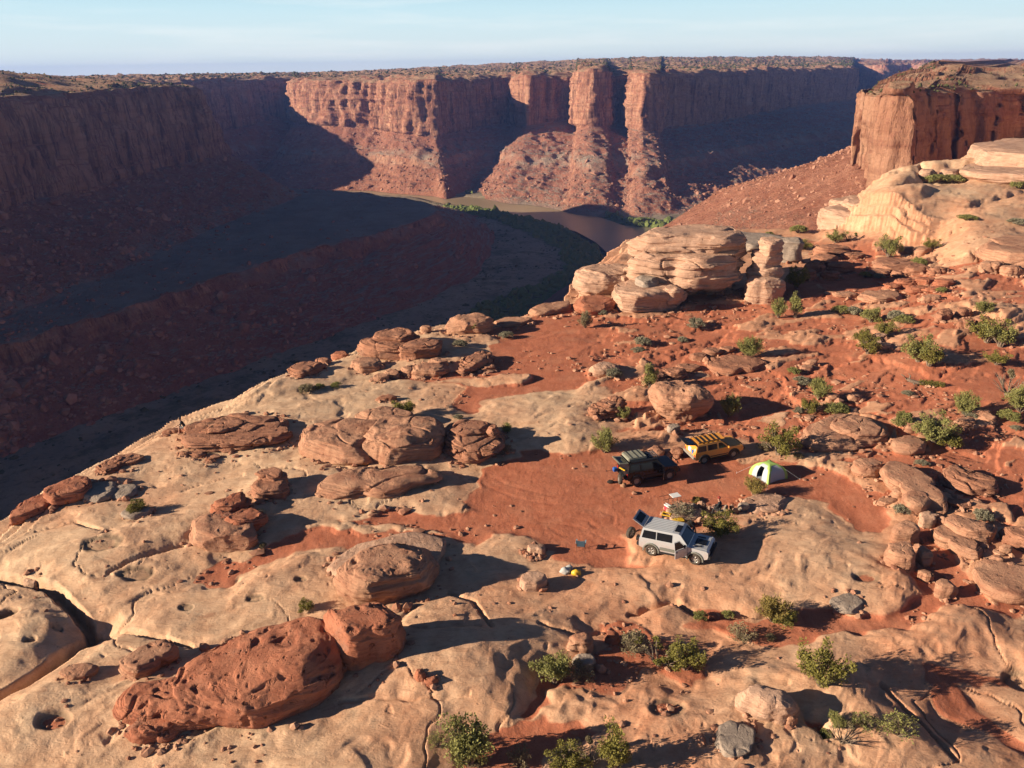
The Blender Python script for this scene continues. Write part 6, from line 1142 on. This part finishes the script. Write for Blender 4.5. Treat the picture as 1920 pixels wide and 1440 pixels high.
sack('gear_bag', 1169, 912, .26, .24, .2, MAT['tan'], 'round tan sack under the spare wheel of the black car', 505)

# ---------------------------------------------------------------- people: one skinned body each
def person(loc, rz, label, joints, edges, radii, clothes, hair):
    root = empty('person', loc, rz, label, 'person'); root.scale = (1.12, 1.12, 1.12)
    me = bpy.data.meshes.new('body'); me.from_pydata(joints, edges, []); o = bpy.data.objects.new('body', me); COL.objects.link(o)
    md = o.modifiers.new('s', 'SKIN'); sk = me.skin_vertices[0].data
    for i, r in enumerate(radii): sk[i].radius = (r, r) if not isinstance(r, tuple) else r
    sk[0].use_root = True
    sb = o.modifiers.new('u', 'SUBSURF'); sb.levels = 2; sb.render_levels = 2
    bpy.context.view_layer.update(); dg = bpy.context.evaluated_depsgraph_get(); nm = bpy.data.meshes.new_from_object(o.evaluated_get(dg)); o.modifiers.clear(); o.data = nm; o.parent = root
    for m in clothes: nm.materials.append(m[0])
    for p in nm.polygons:
        c = p.center; p.use_smooth = True
        for i, (m, test) in enumerate(clothes):
            if test(c): p.material_index = i; break
    V, Fc = ico(3); V = V * np.array([.105, .095, .11]) * (1 + .05 * noise3(V[:, 0] * 4, V[:, 1] * 4, V[:, 2] * 4, 9))[:, None]; V = V[:] + np.array(hair[0]); link('hair', fast_mesh('hair', V, Fc), hair[1], root)
    return root
MAT['hair'] = mat_simple('dark_hair', (0.03, 0.02, 0.015), .8); MAT['shirt_dk'] = mat_simple('dark_shirt', (0.02, 0.022, 0.025), .9); MAT['shorts_white'] = mat_simple('white_shorts', (0.62, 0.60, 0.55), .9); MAT['cap_red'] = mat_simple('dark_red_cap', (0.22, 0.03, 0.02), .9); MAT['trousers'] = mat_simple('black_trousers', (0.025, 0.022, 0.022), .9)
# joints of a seated figure facing +x, seat at z=.42 above the feet
def seated(lean=0.15):
    J = [(0, 0, .52), (.02 * 0 + lean * .35, 0, .78), (lean, 0, 1.02), (lean + .03, 0, 1.12), (lean + .06, 0, 1.22), (lean + .07, 0, 1.32),
         (.05, .10, .50), (.44, .13, .54), (.50, .13, .10), (.64, .14, .04), (.05, -.10, .50), (.44, -.13, .54), (.50, -.13, .10), (.64, -.14, .04),
         (lean, .19, .99), (lean + .10, .25, .76), (lean + .33, .16, .66), (lean + .42, .13, .63), (lean, -.19, .99), (lean + .10, -.25, .76), (lean + .33, -.16, .66), (lean + .42, -.13, .63),
         (lean + .49, .12, .62), (lean + .49, .145, .61), (lean + .49, -.12, .62), (lean + .49, -.145, .61)]
    E = [(0, 1), (1, 2), (2, 3), (3, 4), (4, 5), (0, 6), (6, 7), (7, 8), (8, 9), (0, 10), (10, 11), (11, 12), (12, 13), (2, 14), (14, 15), (15, 16), (16, 17), (2, 18), (18, 19), (19, 20), (20, 21), (17, 22), (17, 23), (21, 24), (21, 25)]
    Rr = [(.15, .13), (.14, .11), (.15, .11), .055, .085, .08, .09, .065, .045, .045, .09, .065, .045, .045, .06, .045, .035, .035, .06, .045, .035, .035, .014, .014, .014, .014]
    return J, E, Rr
J, E_, Rr = seated(.22)
pp = onground(349, 812)
person((pp.x, pp.y, pp.z), math.radians(200), 'person in dark shirt and white shorts seated on the rock at the cliff edge', J, E_, Rr,
 [(MAT['shirt_dk'], lambda c: c.z > .58 and c.z < 1.10 and c.x < .42 and abs(c.y) < .32 and not (c.x > .30 and c.z < .72)), (MAT['shorts_white'], lambda c: c.z > .40 and c.z <= .66 and c.x < .36), (MAT['skin'], lambda c: True)], ((.27, 0, 1.33), MAT['hair']))
J, E_, Rr = seated(.12)
pp = onground(1350, 969)
person((pp.x, pp.y, pp.z), math.radians(150), 'person in dark clothes and reddish cap seated in the camp rock row', J, E_, Rr,
 [(MAT['trousers'], lambda c: c.z <= .62 and not (c.x > .38 and c.z > .56)), (MAT['shirt_dk'], lambda c: c.z < 1.10 and c.x < .42), (MAT['skin'], lambda c: True)], ((.17, 0, 1.35), MAT['cap_red']))
rock('boulder', ov(349, 806, 9, 6, 0, 9), .48, 'red', 'low red block the cliff-edge person sits on', 'stone', strata=.02)
rock('boulder', ov(1351, 962, 8, 5, 0, 9), .45, 'grey', 'grey stone the person in dark clothes sits on', 'stone', strata=.02)
pts = []
rg = np.random.default_rng(77)
for (fx, fy, fr, fh) in FOOT:
    if fy > 135: continue
    n_ = int(6 + 14 * min(fr, 3)); a = rg.uniform(0, 6.283, n_); r_ = fr * rg.normal(1.04, .13, n_)
    for x, y, s_ in zip(fx + r_ * np.cos(a), fy + r_ * np.sin(a), np.exp(rg.normal(-2.5, .5, n_)) * (1 + fy / 100)): pts.append((x, y, gz(x, y) + s_ * .2, min(s_, .4)))
pts = np.array(pts); tag(scatter('rock_rubble', pts[:, :3], pts[:, 3], MAT['stone'], 1, (.4, .9), .3), 'small rubble lying round the feet of the boulders', 'rubble')
for o in COL.objects:
    if o.parent is None and o.get('category') and not o.get('kind'): o['kind'] = 'thing'
# ---------------------------------------------------------------- air
bm = bmesh.new(); bmesh.ops.create_cube(bm, size=1.0)
for v in bm.verts: v.co = Vector((v.co.x * 14000, 3300 + v.co.y * 8000, -40 + v.co.z * 280))
me = bpy.data.meshes.new('haze'); bm.to_mesh(me); bm.free()
n = NT('air_haze'); v = n.node('VolumePrincipled', Color=(0.22, 0.38, 1.0), Density=0.00009); n.t.links.new(v, n.out.inputs['Volume'])
v.node.inputs['Anisotropy'].default_value = 0.1
tag(link('haze', me, n.m), kind='stuff')
